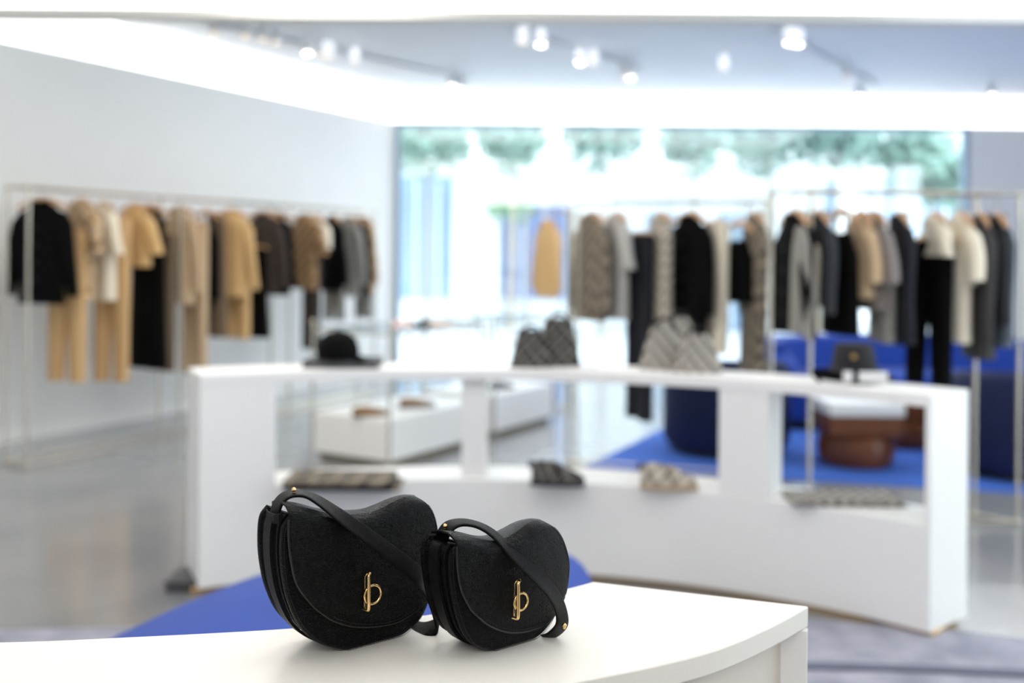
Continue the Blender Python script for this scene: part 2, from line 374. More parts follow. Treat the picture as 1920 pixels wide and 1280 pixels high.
words = ['first from the left of the warm spotlights along the left ceiling track', 'second from the left on the left ceiling track, warm', 'third from the left on the left ceiling track, warm', 'fourth from the left on the left ceiling track, warm',
 'brightest white spotlight midway along the left ceiling track', 'warm spotlight just right of the bright one on the left track', 'warm spotlight beside another, right of the bright one on the left track', 'lone warm spotlight on the left ceiling track before the gap',
 'bright white spotlight, left of the pair over the window corner', 'bright white spotlight, right of the pair over the window corner', 'dim spotlight left of a bright one at the middle of the ceiling', 'bright white spotlight near the ceiling lip at the middle',
 'bright white spotlight second in the middle diagonal row', 'dim warm spotlight just right of the second bright one in the middle row', 'dim spotlight left of the lowest bright one in the middle row', 'bright white spotlight lowest in the middle diagonal row',
 'bright spotlight, left of the pair high at right of the ceiling', 'bright spotlight, right of the pair high at right of the ceiling', 'lone dim spotlight at the centre right of the ceiling', 'dim spotlight above the low bright one at right',
 'bright spotlight low at right, just above the window cove', 'bright spotlight farthest right, above the white end wall']
for i, (px, py, wm) in enumerate(SP):
    q = G(px, py, 3.27)
    o = sp[wm] if not used[wm] else copy_tree(sp[wm]); used[wm] = True
    o.location = (q.x, min(q.y, 12.0), 3.27+.087); tag(o, words[i], 'spotlight', 'ceiling spotlights')
o = copy_tree(sp[0]); o.location = (2.9, 5.0, 3.30+.087); tag(o, 'added spotlight nearest the viewer at right, for the spot imitating sunlight beside the shelf end', 'spotlight', 'ceiling spotlights')  # housing added to go with the stand-in sunlight spot
def track(p, q, label):
    A, B = G(p[0], p[1], 3.43), G(q[0], q[1], 3.43); B.y = min(B.y, 12); d = (B-A); mid = (A+B)/2
    tag(MB().box((mid.x, mid.y, 3.44), (d.length, .035, .035), rz=math.atan2(d.y, d.x)).build('ceiling_track', M_lamp, smooth=False), label, 'light track')
track((380, 45), (880, 150), 'pale light track running diagonally across the left of the ceiling')
track((960, 58), (1200, 130), 'pale light track above the middle diagonal row of spotlights')
track((1450, 58), (1640, 160), 'pale light track on the right part of the ceiling')

# ------------------------------------------------------------------ rugs and floor pieces
e = [G(-400, 1190), G(0, 1188), G(600, 1170), G(1100, 1166), G(1516, 1166), G(1745, 1185), G(1930, 1204), G(2300, 1250)]
rg = [(-4.2, 1.0), (4.2, 1.0)]+[(v.x, v.y) for v in reversed(e)]
tag(MB().prism(rg, .001, .014).build('area_rug', M_rug, smooth=False), 'grey lavender rug under the blue seat and the front table', 'rug')
e2 = [G(x, y, .015) for x, y in ((1400, 1243), (1600, 1247), (1760, 1253), (1930, 1260), (2200, 1275))]
e3 = [G(x, y, .015) for x, y in ((2200, 1288), (1930, 1271), (1760, 1262), (1600, 1257), (1400, 1253))]
bd = MB().prism([(v.x, v.y) for v in e2+e3], .0135, .026)
tag(bd.build('rug_border', mat('dark_pile', '#6E7080', .95, bump=.003, bscale=300), smooth=False), 'dark narrow raised strip lying across the grey rug', 'rug strip')
r = [G(1095, 879), G(1735, 914), G(1925, 926)]
tag(MB().prism([(r[0].x, r[0].y), (r[1].x, r[1].y), (r[2].x, r[2].y), (6.4, 6.3), (6.4, 11.4), (2.35, 10.6)], .001, .014).build('area_rug', M_rugblue, smooth=False), 'bright blue rug beneath the armchairs and wooden stools', 'rug')
q = G(316, 1142)
t = thing('floor_box', (q.x+.0, q.y+.30, 0), 'low dark grey box on the floor at the foot of the shelf pillar', 'box')
MB().box((0, 0, .02), (.17, .2, .04)).build('box_body', mat('dark_grey', '#4A4A4C', .7), t, bevel=.006)
MB().box((0, 0, .046), (.18, .21, .012)).build('lid', mat('dark_grey2', '#5A5A5C', .6), t, bevel=.003)

# ------------------------------------------------------------------ blue ottoman behind the table
ot = thing('ottoman', (-.3, 2.9, 0), 'large rounded blue velvet seat behind the table with the handbags', 'ottoman')
zo = .45
ctl = [G(150, 1212, zo), G(230, 1176, zo), G(350, 1121, zo), G(480, 1072, zo), G(640, 1030, zo), G(850, 1012, zo), G(1000, 1015, zo), G(1070, 1031, zo), G(1108, 1062, zo), G(1108, 1100, zo), G(1080, 1160, zo)]
ctl = [(v.x, v.y) for v in ctl]+[(.1, 2.35), (-.4, 2.2), (-.9, 2.22), (-1.12, 2.45)]
o2 = cr(ctl+[ctl[0]], 6)[:-1]
cx_, cy_ = sum(p[0] for p in o2)/len(o2), sum(p[1] for p in o2)/len(o2)
def sc(k, z): return [Vector((cx_+(p[0]-cx_)*k, cy_+(p[1]-cy_)*k, z)) for p in o2]
MB().loft([sc(.97, .05), sc(1.0, .09), sc(1.0, .38), sc(.993, .42), sc(.975, .442), sc(.94, .45), sc(.5, .452), sc(.02, .452)]).build('cushion', M_blue, ot, world=True)
MB().loft([sc(.94, .014), sc(.94, .05)]).build('base', M_brass, ot, world=True)

# ------------------------------------------------------------------ front table
ZT = .96; TT = .032
inner = [(-1.5, 1.36), (-1.0, 1.355)]+[(G(x, y, ZT).x, G(x, y, ZT).y) for x, y in ((0, 1203), (250, 1193), (500, 1180), (650, 1168), (800, 1152), (930, 1130), (1058, 1104))]
bc = G(1112, 1090, ZT); fc = G(1516, 1136, ZT)
outer = [(G(x, y, ZT).x, G(x, y, ZT).y) for x, y in ((1440, 1177), (1340, 1219), (1220, 1250), (1090, 1276))]+[(-.25, 1.10), (-.7, .98), (-1.5, .92)]
inn = cr(inner+[(bc.x, bc.y)], 6); out = cr([(fc.x, fc.y)]+outer, 6)
tb = thing('display_table', (0, 1.3, 0), 'white curved display table in front carrying the two black handbags', 'table')
MB().prism(inn+out, ZT-TT, ZT).build('tabletop', M_quartz, tb, world=True, bevel=.0025)
def inset(pts, cxy, d):
    r_ = []
    for p in pts:
        v = Vector((cxy[0]-p[0], cxy[1]-p[1])); v.normalize(); r_.append((p[0]+v.x*d, p[1]+v.y*d))
    return r_
fas = [p for p in out]; n_ = len(fas)
def off_curve(pts, d):
    r_ = []
    for i in range(len(pts)):
        a_, b_2 = Vector(pts[max(i-1, 0)]), Vector(pts[min(i+1, len(pts)-1)]); t_ = (b_2-a_).normalized(); r_.append((pts[i][0]+t_.y*d, pts[i][1]-t_.x*d))
    return r_
f1 = off_curve(out, .012); f2 = off_curve(out, .03)
f1c = off_curve(out, .03); f2c = off_curve(out, .05)
if (Vector(f1c[5])-Vector((-.2, 2))).length > (Vector(out[5])-Vector((-.2, 2))).length:
    f1c = off_curve(out, -.03); f2c = off_curve(out, -.05)
MB().prism(f1c+list(reversed(f2c)), .05, ZT-TT).build('front_panel', M_beige, tb, world=True)
# end panel flush with the right end
d = Vector((bc.x-fc.x, bc.y-fc.y, 0)).normalized(); nn = Vector((-d.y, d.x, 0))
if nn.x > 0: nn = -nn
A_ = Vector((fc.x, fc.y, 0))+d*.001; B_ = Vector((bc.x, bc.y, 0))-d*.002
MB().prism([A_, B_, B_+nn*.016, A_+nn*.016], .0, ZT-TT-.0015).build('end_panel', M_lac, tb, world=True, smooth=False, bevel=.001)

# ------------------------------------------------------------------ curved white display shelf
sh = thing('display_shelf', (.2, 4.5, 0), 'long curved white display shelf standing behind the handbags', 'shelf unit')
pL = G(375, 703, .96); pR = G(1746, 741, .96)
pM = Vector(((pL.x+pR.x)/2, 4.60, 0))
def circ(a, b, c):
    ax, ay, bx, by, cx, cy = a.x, a.y, b.x, b.y, c.x, c.y
    D = 2*(ax*(by-cy)+bx*(cy-ay)+cx*(ay-by))
    ux = ((ax*ax+ay*ay)*(by-cy)+(bx*bx+by*by)*(cy-ay)+(cx*cx+cy*cy)*(ay-by))/D
    uy = ((ax*ax+ay*ay)*(cx-bx)+(bx*bx+by*by)*(ax-cx)+(cx*cx+cy*cy)*(bx-ax))/D
    return Vector((ux, uy, 0)), math.hypot(ax-ux, ay-uy)
cc, RR = circ(pL, pM, pR)
an = lambda p: math.atan2(p.y-cc.y, p.x-cc.x)
aL, aR = an(pL), an(pR)
def onarc(px, rad=0.0):
    """angle on the front arc seen at image column px (level with the horizon)"""
    lo, hi = aL+.3, aR-.3
    for _ in range(50):
        m_ = (lo+hi)/2; x = cc.x+(RR+rad)*math.cos(m_); y = cc.y+(RR+rad)*math.sin(m_)
        if CX+F*x/y < px: lo = m_
        else: hi = m_
    return (lo+hi)/2
def arcstrip(a0, a1, r0, r1, n=24):
    f_ = [(cc.x+(RR+r0)*math.cos(a0+(a1-a0)*k/n), cc.y+(RR+r0)*math.sin(a0+(a1-a0)*k/n)) for k in range(n+1)]
    b_3 = [(cc.x+(RR+r1)*math.cos(a0+(a1-a0)*k/n), cc.y+(RR+r1)*math.sin(a0+(a1-a0)*k/n)) for k in range(n+1)]
    return f_, b_3
DEP = .30
def shelf_piece(name, a0, a1, z0, z1, r0=0.0, r1=DEP, m=M_lac, skewR=False, bev=.003):
    f_, b_3 = arcstrip(a0, a1, r0, r1, 28 if abs(a1-a0) > .2 else 6)
    if skewR: b_3[-1] = (pR.x+.235, pR.y+.19)
    return MB().prism(f_+list(reversed(b_3)), z0, z1).build(name, m, sh, world=True, bevel=bev)
shelf_piece('shelf_top', aL, aR, .912, .96, skewR=True)
shelf_piece('pillar', aL, onarc(520), .03, .912, .002)
shelf_piece('lower_box', onarc(520), aR, .03, .45, .002, skewR=True)
shelf_piece('pillar', onarc(868), onarc(914), .45, .912, .04, DEP-.03)
shelf_piece('pillar', onarc(1350), onarc(1443), .45, .912, .004, DEP-.06)
f_, b_3 = arcstrip(onarc(1737), aR, .002, DEP, 4); b_3[-1] = (pR.x+.235, pR.y+.19); b_3 = b_3[-1:]+[(pR.x+.215, pR.y+.20)]
MB().prism([f_[0], f_[-1], (pR.x+.235, pR.y+.19), (pR.x+.20, pR.y+.20)], .45, .912).build('pillar', M_lac, sh, world=True, bevel=.003)
shelf_piece('plinth_strip', aL+.01, aR-.004, .0, .03, .02, DEP-.03, M_gold)

# ------------------------------------------------------------------ display plinths with posts and glass shelf
PD = Vector((.513, .858, 0)); PW = Vector((-.858, .513, 0))
def plinth(c0, ln, wd, label):
    c0 = Vector((c0.x, c0.y, 0)); pts = [c0, c0+PD*ln, c0+PD*ln+PW*wd, c0+PW*wd]
    t = thing('display_plinth', tuple((pts[0]+pts[2])/2), label, 'display plinth')
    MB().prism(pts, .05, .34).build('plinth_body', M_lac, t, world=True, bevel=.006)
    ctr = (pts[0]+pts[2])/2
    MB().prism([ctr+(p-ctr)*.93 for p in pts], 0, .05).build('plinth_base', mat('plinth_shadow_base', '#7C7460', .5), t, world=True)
    for p in pts:
        q_ = ctr+(p-ctr)*1.02
        po = MB().cyl(q_, q_+Vector((0, 0, .99)), .011, 12).build('post', M_nickel, t, world=True)
        k = MB().ball(q_+Vector((0, 0, .99)), .02); [setattr(v, 'co', v.co-t.location) for v in k.bm.verts]; k.build('finial', M_nickel, po)
    fr = MB()
    for i in range(4): fr.cyl(ctr+(pts[i]-ctr)*1.02+Vector((0, 0, .93)), ctr+(pts[(i+1) % 4]-ctr)*1.02+Vector((0, 0, .93)), .009, 10)
    fr.build('rail', M_nickel, t, world=True)
    MB().prism(pts, .935, .945).build('glass_shelf', M_shelfglass, t, world=True, smooth=False)
    return pts
pa = G(730, 880); pb = G(925, 822)
p1 = plinth(pa, 1.13, .69, 'white low display plinth with metal posts, left of the slim shelf post')
p2 = plinth(pb, 1.0, .69, 'white low display plinth with metal posts, farther back and right of the slim shelf post')

# ------------------------------------------------------------------ shoes
def shoe(name, loc, rz, ln, m, label, cat='shoe', sole='#2A2A2C', low=False, group=None):
    t = thing(name, loc, label, cat, group, rz); h = .07*ln/.28*(0.55 if low else 1)
    rings = []; N_ = 18
    for j in range(13):
        u = j/12; x = (u-.5)*ln
        wdt = ln*(.14+.05*math.sin(PI*min(1, u*1.15)))*(1 if u < .85 else math.sqrt(max(.05, 1-((u-.85)/.16)**2)))*(1 if u > .08 else .75)
        top = (h*1.55-(h*.1)*u if u < .42 else h*1.5-(u-.42)/.58*h*1.05)
        if u < .05: top *= .93
        if u > .95: top *= .75
        rings.append([Vector((x, wdt*math.cos(2*PI*k/N_)*(.75 if math.sin(2*PI*k/N_) > .5 else 1), .02*ln/.28+max(-.2, math.sin(2*PI*k/N_))*top if math.sin(2*PI*k/N_) > 0 else .02*ln/.28)) for k in range(N_)])
    MB().loft(rings).build('upper', m, t, sub=1)
    so = MB(); so.loft([[Vector((-ln*.5+ln*(j/14), s_*ln*(.15+.05*math.sin(PI*j/14)), z_)) for (s_, z_) in ((-1, 0), (1, 0), (1, .026*ln/.28), (-1, .026*ln/.28))] for j in range(15)])
    so.build('sole', mat('sole'+sole, sole, .7), t, bevel=.004)
    if not low:
        la = MB()
        for j in range(4):
            x = ln*(.02+.055*j); z_ = h*(1.5-.27*j)
            la.tube([(x, -.035, z_-.006), (x, 0, z_+.012), (x, .035, z_-.006)], .004, 6)
        la.build('laces', mat('laces'+sole, sole, .8), t)
        MB().tube([(-ln*.5, 0, h*1.2), (-ln*.515, 0, h*1.75)], [.012, .008], 8).build('heel_tab', mat('tab', '#1E2340', .7), t)
    return t
M_dkcheck = check_mat('dark_check_canvas', '#101011', '#77736C', '#A09A92', 15, .16)
M_gycheck = check_mat('grey_check_canvas', '#A39C93', '#2C2C30', '#D8D2C8', 27, .25)
M_tancheck = check_mat('tan_check_cloth', '#C4A276', '#3A302A', '#E8DCC8', 12, .14)
M_beicheck = check_mat('beige_check_cloth', '#B9AFA0', '#6A645C', '#DCD5C8', 20, .25)
M_brncheck = check_mat('brown_check_cloth', '#A07C52', '#3A2E26', '#C8A88A', 12, .2)
M_taucheck = check_mat('taupe_check_cloth', '#7C7060', '#3C3833', '#B0A695', 14, .22)
def ontop(px, py, z): v = G(px, py, z); return (v.x, v.y, z+.001)
shoe('sneaker', ontop(1046, 909, .45), -.12, .245, M_dkcheck, 'black checked sneaker on the lower ledge of the curved shelf', 'shoe')
shoe('sneaker', ontop(1254, 916, .45), -.1, .255, M_beicheck, 'beige patterned sneaker on the lower ledge, right of the black one', 'shoe', sole='#B39C7C')
M_tanshoe = mat('tan_suede', '#8A6A48', .7, var=.3, bscale=40)
v = G(694, 779, .34); shoe('slipper', (v.x, v.y, .341), .35, .25, M_tanshoe, 'brown flat shoe on the nearer plinth, left of the metal post', 'shoe', '#6E5238', True)
v = G(782, 764, .34); shoe('slipper', (v.x, v.y, .341), .3, .27, M_tanshoe, 'brown and grey flat shoe on the nearer plinth, right of the metal post', 'shoe', '#8E8E92', True)
v = Vector((pb.x, pb.y, 0))+PD*.45+PW*.2; shoe('slipper', (v.x, v.y, .341), .5, .22, mat('plum_leather', '#4A3C46', .5), 'dark flat shoe on the far white plinth', 'shoe', '#2A2A30', True)
for px, py, c, lab in ((760, 640, '#E9C9C2', 'pale pink flat shoe on the glass shelf of the nearer plinth'), (800, 632, '#2A2A30', 'small dark shoe on the glass shelf behind the pale pink one'), (830, 640, '#E7D7CE', 'cream flat shoe on the glass shelf near its right post')):
    v = P(px, py, 7.35); shoe('slipper', (v.x, v.y, .946), .6, .2, mat('shoe'+c, c, .6), lab, 'shoe', c, True)

# folded textiles
def folded(name, x0, x1, ptop, pbot, zb, m, label, dep=.2, layers=2, rz=0, cat='scarf', fr=None, mb=None):
    """folded cloth lying on level zb, its front lower edge at image row pbot"""
    A, B = G(x0, pbot, zb), G(x1, pbot, zb); wd = (B-A).length; yy = (A.y+B.y)/2
    h = max(.012, zat((x0+x1)/2, ptop, yy+dep*.4)-zb); h = min(h, .05)
    t = thing(name, ((A.x+B.x)/2, yy+dep/2, zb), label, cat, None, rz)
    for k in range(layers):
        f = MB(); th = h/layers; rings = []
        n = 16
        for j in range(n+1):
            x = -wd/2+wd*j/n; wv = .0016*math.sin(j*1.7+k*2)
            rings.append([Vector((x, -dep/2+.004*k*(-1)**k, k*th+.001)), Vector((x, dep/2, k*th+.001)), Vector((x, dep/2, (k+1)*th+wv*.4-.001)), Vector((x, -dep/2, (k+1)*th-.001))])
        f.loft(rings).build('fold', mb if (mb and k == 0) else m, t, bevel=min(.006, th*.4))
    if fr:
        g = MB()
        for j in range(26):
            y = -dep/2+dep*j/25; g.tube([(wd/2, y, .004), (wd/2+.03, y+random.uniform(-.004, .004), .003)], .0022, 5)
        g.build('fringe', m, t)
    return t
folded('scarf', 528, 735, 893, 921, .45, M_taucheck, 'folded grey and black patterned scarf on the lower ledge beside the wide pillar', .24, 2, fr=True, mb=M_black)
folded('scarf', 1490, 1690, 930, 951, .45, M_gycheck, 'folded cream and navy checked scarf on the lower ledge at the right end', .2, 2, fr=True)
ft = folded('folded_jumper', 565, 708, 672, 691, .96, mat('grey_knit', '#5A5B5E', .9, bump=.001, bscale=120), 'folded dark grey knit lying beneath the black cap', .22, 2, cat='jumper')

# cap on the folded knit
v = G(632, 676, .99); t = thing('cap', (v.x, v.y+.02, .999), 'black baseball cap resting on folded grey knit at the left of the shelf', 'cap')
MB().lathe([(.085, 0), (.088, .02), (.084, .05), (.07, .08), (.045, .1), (.015, .108), (.0008, .109)], n=28, sy=1.1).build('crown', M_black, t)
br = []
for j in range(9):
    a_ = -1.15+2.3*j/8; br.append([Vector((.07*math.cos(a_)+x_*.10*math.cos(a_*.6), .088*math.sin(a_)+x_*.0*math.sin(a_), .008-.02*x_*x_)) for x_ in (0, .33, .66, 1)])
f = MB(); f.loft(br, caps=False, close=False); f.build('brim', M_black, t, solid=.004)
MB().ball((0, 0, .11), .006).build('button', M_black, t); t.scale = (1.15, 1.15, 1.2)

# bucket hat with white card
v = G(1608, 712, .96); t = thing('bucket_hat', (v.x, v.y+.05, .961), 'black bucket hat at the right end of the shelf top', 'hat')
MB().lathe([(.165, .012), (.15, .02), (.098, .052), (.093, .09), (.082, .148), (.078, .153), (.03, .158), (.001, .158)], n=36, sy=.85).build('crown', mat('bucket_cloth', '#1B1B20', .8, var=.15, bscale=60), t)
MB().lathe([(.175, .0), (.176, .006), (.16, .016), (.155, .01)], n=36, sy=.85).build('brim', M_black, t)
MB().lathe([(.001, 0), (.012, 0), (.012, .003), (.001, .003)], n=18).build('badge', M_brass, t)
bo = [c for c in t.children if c.name.startswith('badge')][0]; bo.rotation_euler = (PI/2-.1, 0, 0); bo.location = (-.03, -.085, .105)
v2 = G(1622, 719, .96); t = thing('belt_bag', (v2.x-.02, v2.y-.02, .961), 'black belt bag with a white front panel lying below the bucket hat', 'bag')
MB().ball((0, 0, .032), .032, sx=3.4, sy=1.0, sz=1).build('bag_body', M_black, t)
MB().box((.035, -.033, .034), (.12, .006, .045)).build('white_panel', mat('white_webbing', '#D8D8D8', .7), t, bevel=.002)
MB().box((-.07, -.028, .034), (.04, .006, .045)).build('white_panel', mat('white_webbing', '#D8D8D8', .7), t, bevel=.002)
MB().tube([(-.1, 0, .03), (-.16, .0, .05), (-.2, .02, .045), (-.16, .06, .01)], .008, 8, flat=2).build('belt', M_black, t)

# checked bags on the shelf top
def tote(px0, px1, ptop, pbot, m, label, handles=2, yoff=0.0, squash=.6, dep=.13, taper=.62):
    A, B = G(px0, pbot, .96), G(px1, pbot, .96); w_ = (B-A).length; yy = (A.y+B.y)/2+dep/2+yoff; xx = (A.x+B.x)/2*(yy/((A.y+B.y)/2))
    h = zat((px0+px1)/2, ptop, yy)-.96
    t = thing('handbag', (xx, yy, .961), label, 'handbag'); rings = []; n = 30
    for j in range(12):
        u = j/11; hw = w_/2*(1-(1-taper)*u**1.1); hd = dep/2*(1-.55*u)
        ring = []
        for k in range(n):
            a_ = 2*PI*k/n; c_, s_ = math.cos(a_), math.sin(a_)
            x = math.copysign(abs(c_)**.55, c_)*hw; y = math.copysign(abs(s_)**.7, s_)*hd
            wv = .010*math.sin(5*a_+3*u+len(label))*u+.006*math.sin(3*a_+9*u)
            ring.append(Vector((x*(1+wv), y*(1+wv*2), u*h*.86+.012*math.sin(2*a_+len(label))*u)))
        rings.append(ring)
    rings.append([Vector((p_.x*.9, p_.y*.5, p_.z-.02)) for p_ in rings[-1]])
    MB().loft(rings).build('bag_body', m, t)
    for s_ in range(handles):
        y = (-1 if s_ == 0 else 1)*dep*.2
        MB().tube([(-w_*.2, y, h*.78), (-w_*.2, y, h*.88), (-w_*.1, y*1.2, h*.98), (0, y*1.2, h), (w_*.12, y*1.2, h*.97), (w_*.2, y, h*.88), (w_*.2, y, h*.78)], .006, 8).build('handle', M_strap, t)
    return t
tote(955, 1035, 612, 690, M_dkcheck, 'black checked soft handbag, the left one of the touching dark pair on the shelf', 2)
tote(1003, 1090, 588, 692, M_dkcheck, 'black checked tall handbag, the right one of the touching dark pair', 2, .1)
tote(1198, 1290, 598, 697, M_gycheck, 'grey checked slouchy handbag, left of the grey checked group on the shelf', 2, .06, taper=.5)
tote(1262, 1354, 612, 700, M_gycheck, 'grey checked round handbag, right of the grey checked group', 1, 0, taper=.45)
tote(1235, 1315, 583, 697, M_gycheck, 'grey checked handbag with dark top, behind and between its two neighbours', 2, .15, taper=.5)
# loop strap beside the dark bags
A = G(1112, 692, .96); t = thing('bag_strap', (A.x, A.y+.06, .961), 'thin pale strap loop standing beside the dark checked handbags', 'strap')
MB().tube([(.04*math.cos(a_), .0, .062+.062*math.sin(a_)) for a_ in [2*PI*k/24 for k in range(24)]], .0045, 8, closed=True, side=Vector((0, 1, 0))).build('strap_loop', mat('pale_strap', '#C9D2DA', .5), t)
MB().ball((0, 0, .127), .008).build('buckle', M_nickel, t)

# ------------------------------------------------------------------ armchairs, sofa, stools
def tub_chair(c, r, h, label, open_dir=PI/2):
    t = thing('armchair', (c[0], c[1], .014), label, 'armchair'); n = 40
    out_ = []; 
    # wrap-round back: an open C in plan, swept through 270 degrees
    rings = []
    for k in range(n+1):
        a_ = open_dir+.75+(2*PI-1.5)*k/n; d_ = Vector((math.cos(a_), math.sin(a_), 0)); th = .16
        e_ = min(1, min(k, n-k)/4+.35); hh = h*(.80+.20*math.sin(PI*k/n)**.5)
        prof = [(r*.93, .05), (r, .10), (r, hh-.07), (r-.03, hh-.02), (r-.08, hh), (r-.13, hh-.02), (r-th, hh-.08), (r-th, .1), (r-th, .05)]
        rings.append([d_*q_+Vector((0, 0, z_)) for q_, z_ in prof])
    MB().loft(rings).build('backrest', M_navy, t)
    MB().lathe([(r*.9-.1, .05), (r-.17, .08), (r-.17, .36), (r-.2, .40), (r*.5, .42), (.001, .425)], n=36).build('seat', M_navy, t)
    MB().lathe([(r*.86, 0), (r*.86, .05)], n=36).build('base', M_edge, t)
p = G(1385, 868); tub_chair((p.x, p.y+.45), .475, .725, 'deep blue tub armchair with its back to us, behind the middle rack')
tub_chair((3.56, 6.95), .50, .735, 'deep blue tub armchair at the right edge, behind the right rack')
so = thing('sofa', (3.5, 9.3, .014), 'bright blue curved sofa behind the wooden stools', 'sofa')
sp_ = cr([(-1.25, -.75), (-1.1, -.1), (-.6, .28), (.1, .4), (.8, .3), (1.25, -.1)], 8)
def sofa_sweep(prof):
    rings = []
    for i, p_ in enumerate(sp_):
        a_, b_4 = Vector(sp_[max(0, i-1)]), Vector(sp_[min(len(sp_)-1, i+1)]); t_ = (b_4-a_).normalized(); nr = Vector((t_.y, -t_.x))
        rings.append([Vector((p_[0]+nr.x*q_, p_[1]+nr.y*q_, z_)) for q_, z_ in prof])
    return MB().loft(rings)
sofa_sweep([(-.12, .06), (-.12, .68), (-.06, .73), (.04, .74), (.1, .70), (.12, .3), (.12, .06)]).build('backrest', M_blue, so)
sofa_sweep([(.1, .08), (.1, .40), (.15, .43), (.6, .43), (.7, .38), (.7, .08)]).build('seat', M_blue, so)
sofa_sweep([(.0, 0), (.0, .06), (.6, .06), (.6, 0)]).build('base', M_edge, so)
MB().ball((-1.22, -.55, .45), .24, sy=1.5, sz=1.0).build('armrest', M_blue, so)

def stool(c, w_, h, label, top=True):
    t = thing('side_table', (c[0], c[1], .014), label, 'side table'); k = w_/2
    MB().lathe([(k*.86, 0), (k*.97, .03), (k*1.02, h*.22), (k*.97, h*.42), (k*.84, h*.47)], n=40).build('rounded_base', M_brownwood, t)
    bx = MB(); bx.box((0, 0, h*.62), (w_*.98, w_*.9, h*.3)); bx.build('upper_block', M_brownwood, t, bevel=.02)
    MB().box((0, 0, h*.86), (w_*1.0, w_*.92, h*.18)).build('table_top', M_lac if top else M_brownwood, t, bevel=.01)
p = G(1627, 885); stool((p.x, p.y+.25), .53, .48, 'brown wooden side table with rounded base and white top')
stool((3.1, 7.9), .5, .46, 'dark brown wooden side table behind the white-topped one', False)

# ------------------------------------------------------------------ clothes racks
def rack(name_label, a, b, depth_vec, z1, mid=()):
    """a, b: floor ends of the front side; depth_vec: to the back side"""
    a, b, dv = Vector(a), Vector(b), Vector(depth_vec)
    t = thing('clothes_rack', tuple((a+b)/2+dv/2), name_label, 'clothes rack'); up = Vector((0, 0, z1))
    for q_ in [a, b, a+dv, b+dv]+[a+(b-a)*k+dv*s_ for k in mid for s_ in (0, 1)]:
        po = MB().cyl(q_, q_+up, .011, 12).build('post', M_nickel, t, world=True)
        k = MB(); k.ball(q_+up, .018); k.ball(q_+Vector((0, 0, .02)), .018)
        [setattr(v_, 'co', v_.co-t.location) for v_ in k.bm.verts]; k.build('joint', M_nickel, po)
    for z_, nm in ((z1, 'top_rail'), (.02, 'base_rail')):
        for p_, q_ in ((a, b), (a+dv, b+dv), (a, a+dv), (b, b+dv)):
            MB().cyl(p_+Vector((0, 0, z_)), q_+Vector((0, 0, z_)), .009, 10).build(nm, M_nickel, t, world=True)
    MB().cyl(a+dv/2+up, b+dv/2+up, .010, 10).build('hanging_rail', M_nickel, t, world=True)
    return a+dv/2, b+dv/2
RA = G(50, 877); RAv = Vector((-.20, .10, 0))
RB = RA+LD*4.0
ra0, ra1 = rack('long metal clothes rack standing along the left wall', RA, RB, RAv, 1.93, (.34, .67))
ZR1 = 1.86
rb0, rb1 = rack('metal clothes rack at the right, before the blue armchairs', (1.64, 5.46, 0), (2.845, 5.58, 0), (-.17, .16, 0), ZR1)
ZR2 = 1.86
rc0, rc1 = rack('metal clothes rack in the middle, before the shop window', (.46, 6.9, 0), (1.66, 6.55, 0), (-.05, .25, 0), ZR2)
ZR3 = 1.9
rd0, rd1 = rack('small far metal rack by the window holding one tan coat', (.14, 9.7, 0), (.58, 9.4, 0), (.0, .3, 0), ZR3)

# ------------------------------------------------------------------ garments
def ring(cx, cy, z, hw, hd, n=30, ex=.75, rip=0.0, ph=0.0, k=7):
    out_ = []
    for i in range(n):
        a_ = 2*PI*i/n; c_, s_ = math.cos(a_), math.sin(a_)
        x = math.copysign(abs(c_)**ex, c_)*hw; y = math.copysign(abs(s_)**ex, s_)*hd
        q_ = rip*math.sin(k*a_+ph)
        out_.append(Vector((cx+x, cy+y+q_*abs(s_), z)))
    return out_
def hanger(loc, rz, label, drop, clip=False):
    t = thing('clothes_hanger', loc, label, 'hanger', None, rz)
    pts = [(-.20, 0, -drop-.045), (-.14, 0, -drop-.012), (-.07, 0, -drop+.012), (0, 0, -drop+.02), (.07, 0, -drop+.012), (.14, 0, -drop-.012), (.20, 0, -drop-.045)]
    if clip: pts = [(x*.8, 0, -drop) for x, _, _ in pts]
    MB().tube(pts, [.009, .012, .014, .017, .014, .012, .009], 8, flat=1.4).build('bar', M_wood, t)
    hk = [(0, 0, -drop+.02), (0, 0, -.02)]+[(0, .014*math.sin(a_), -.004+.014*math.cos(a_)+.003) for a_ in (2.6, 2.0, 1.3, .6, 0, -.7, -1.4)]
    MB().tube(hk, .0025, 6).build('hook', M_nickel, t)
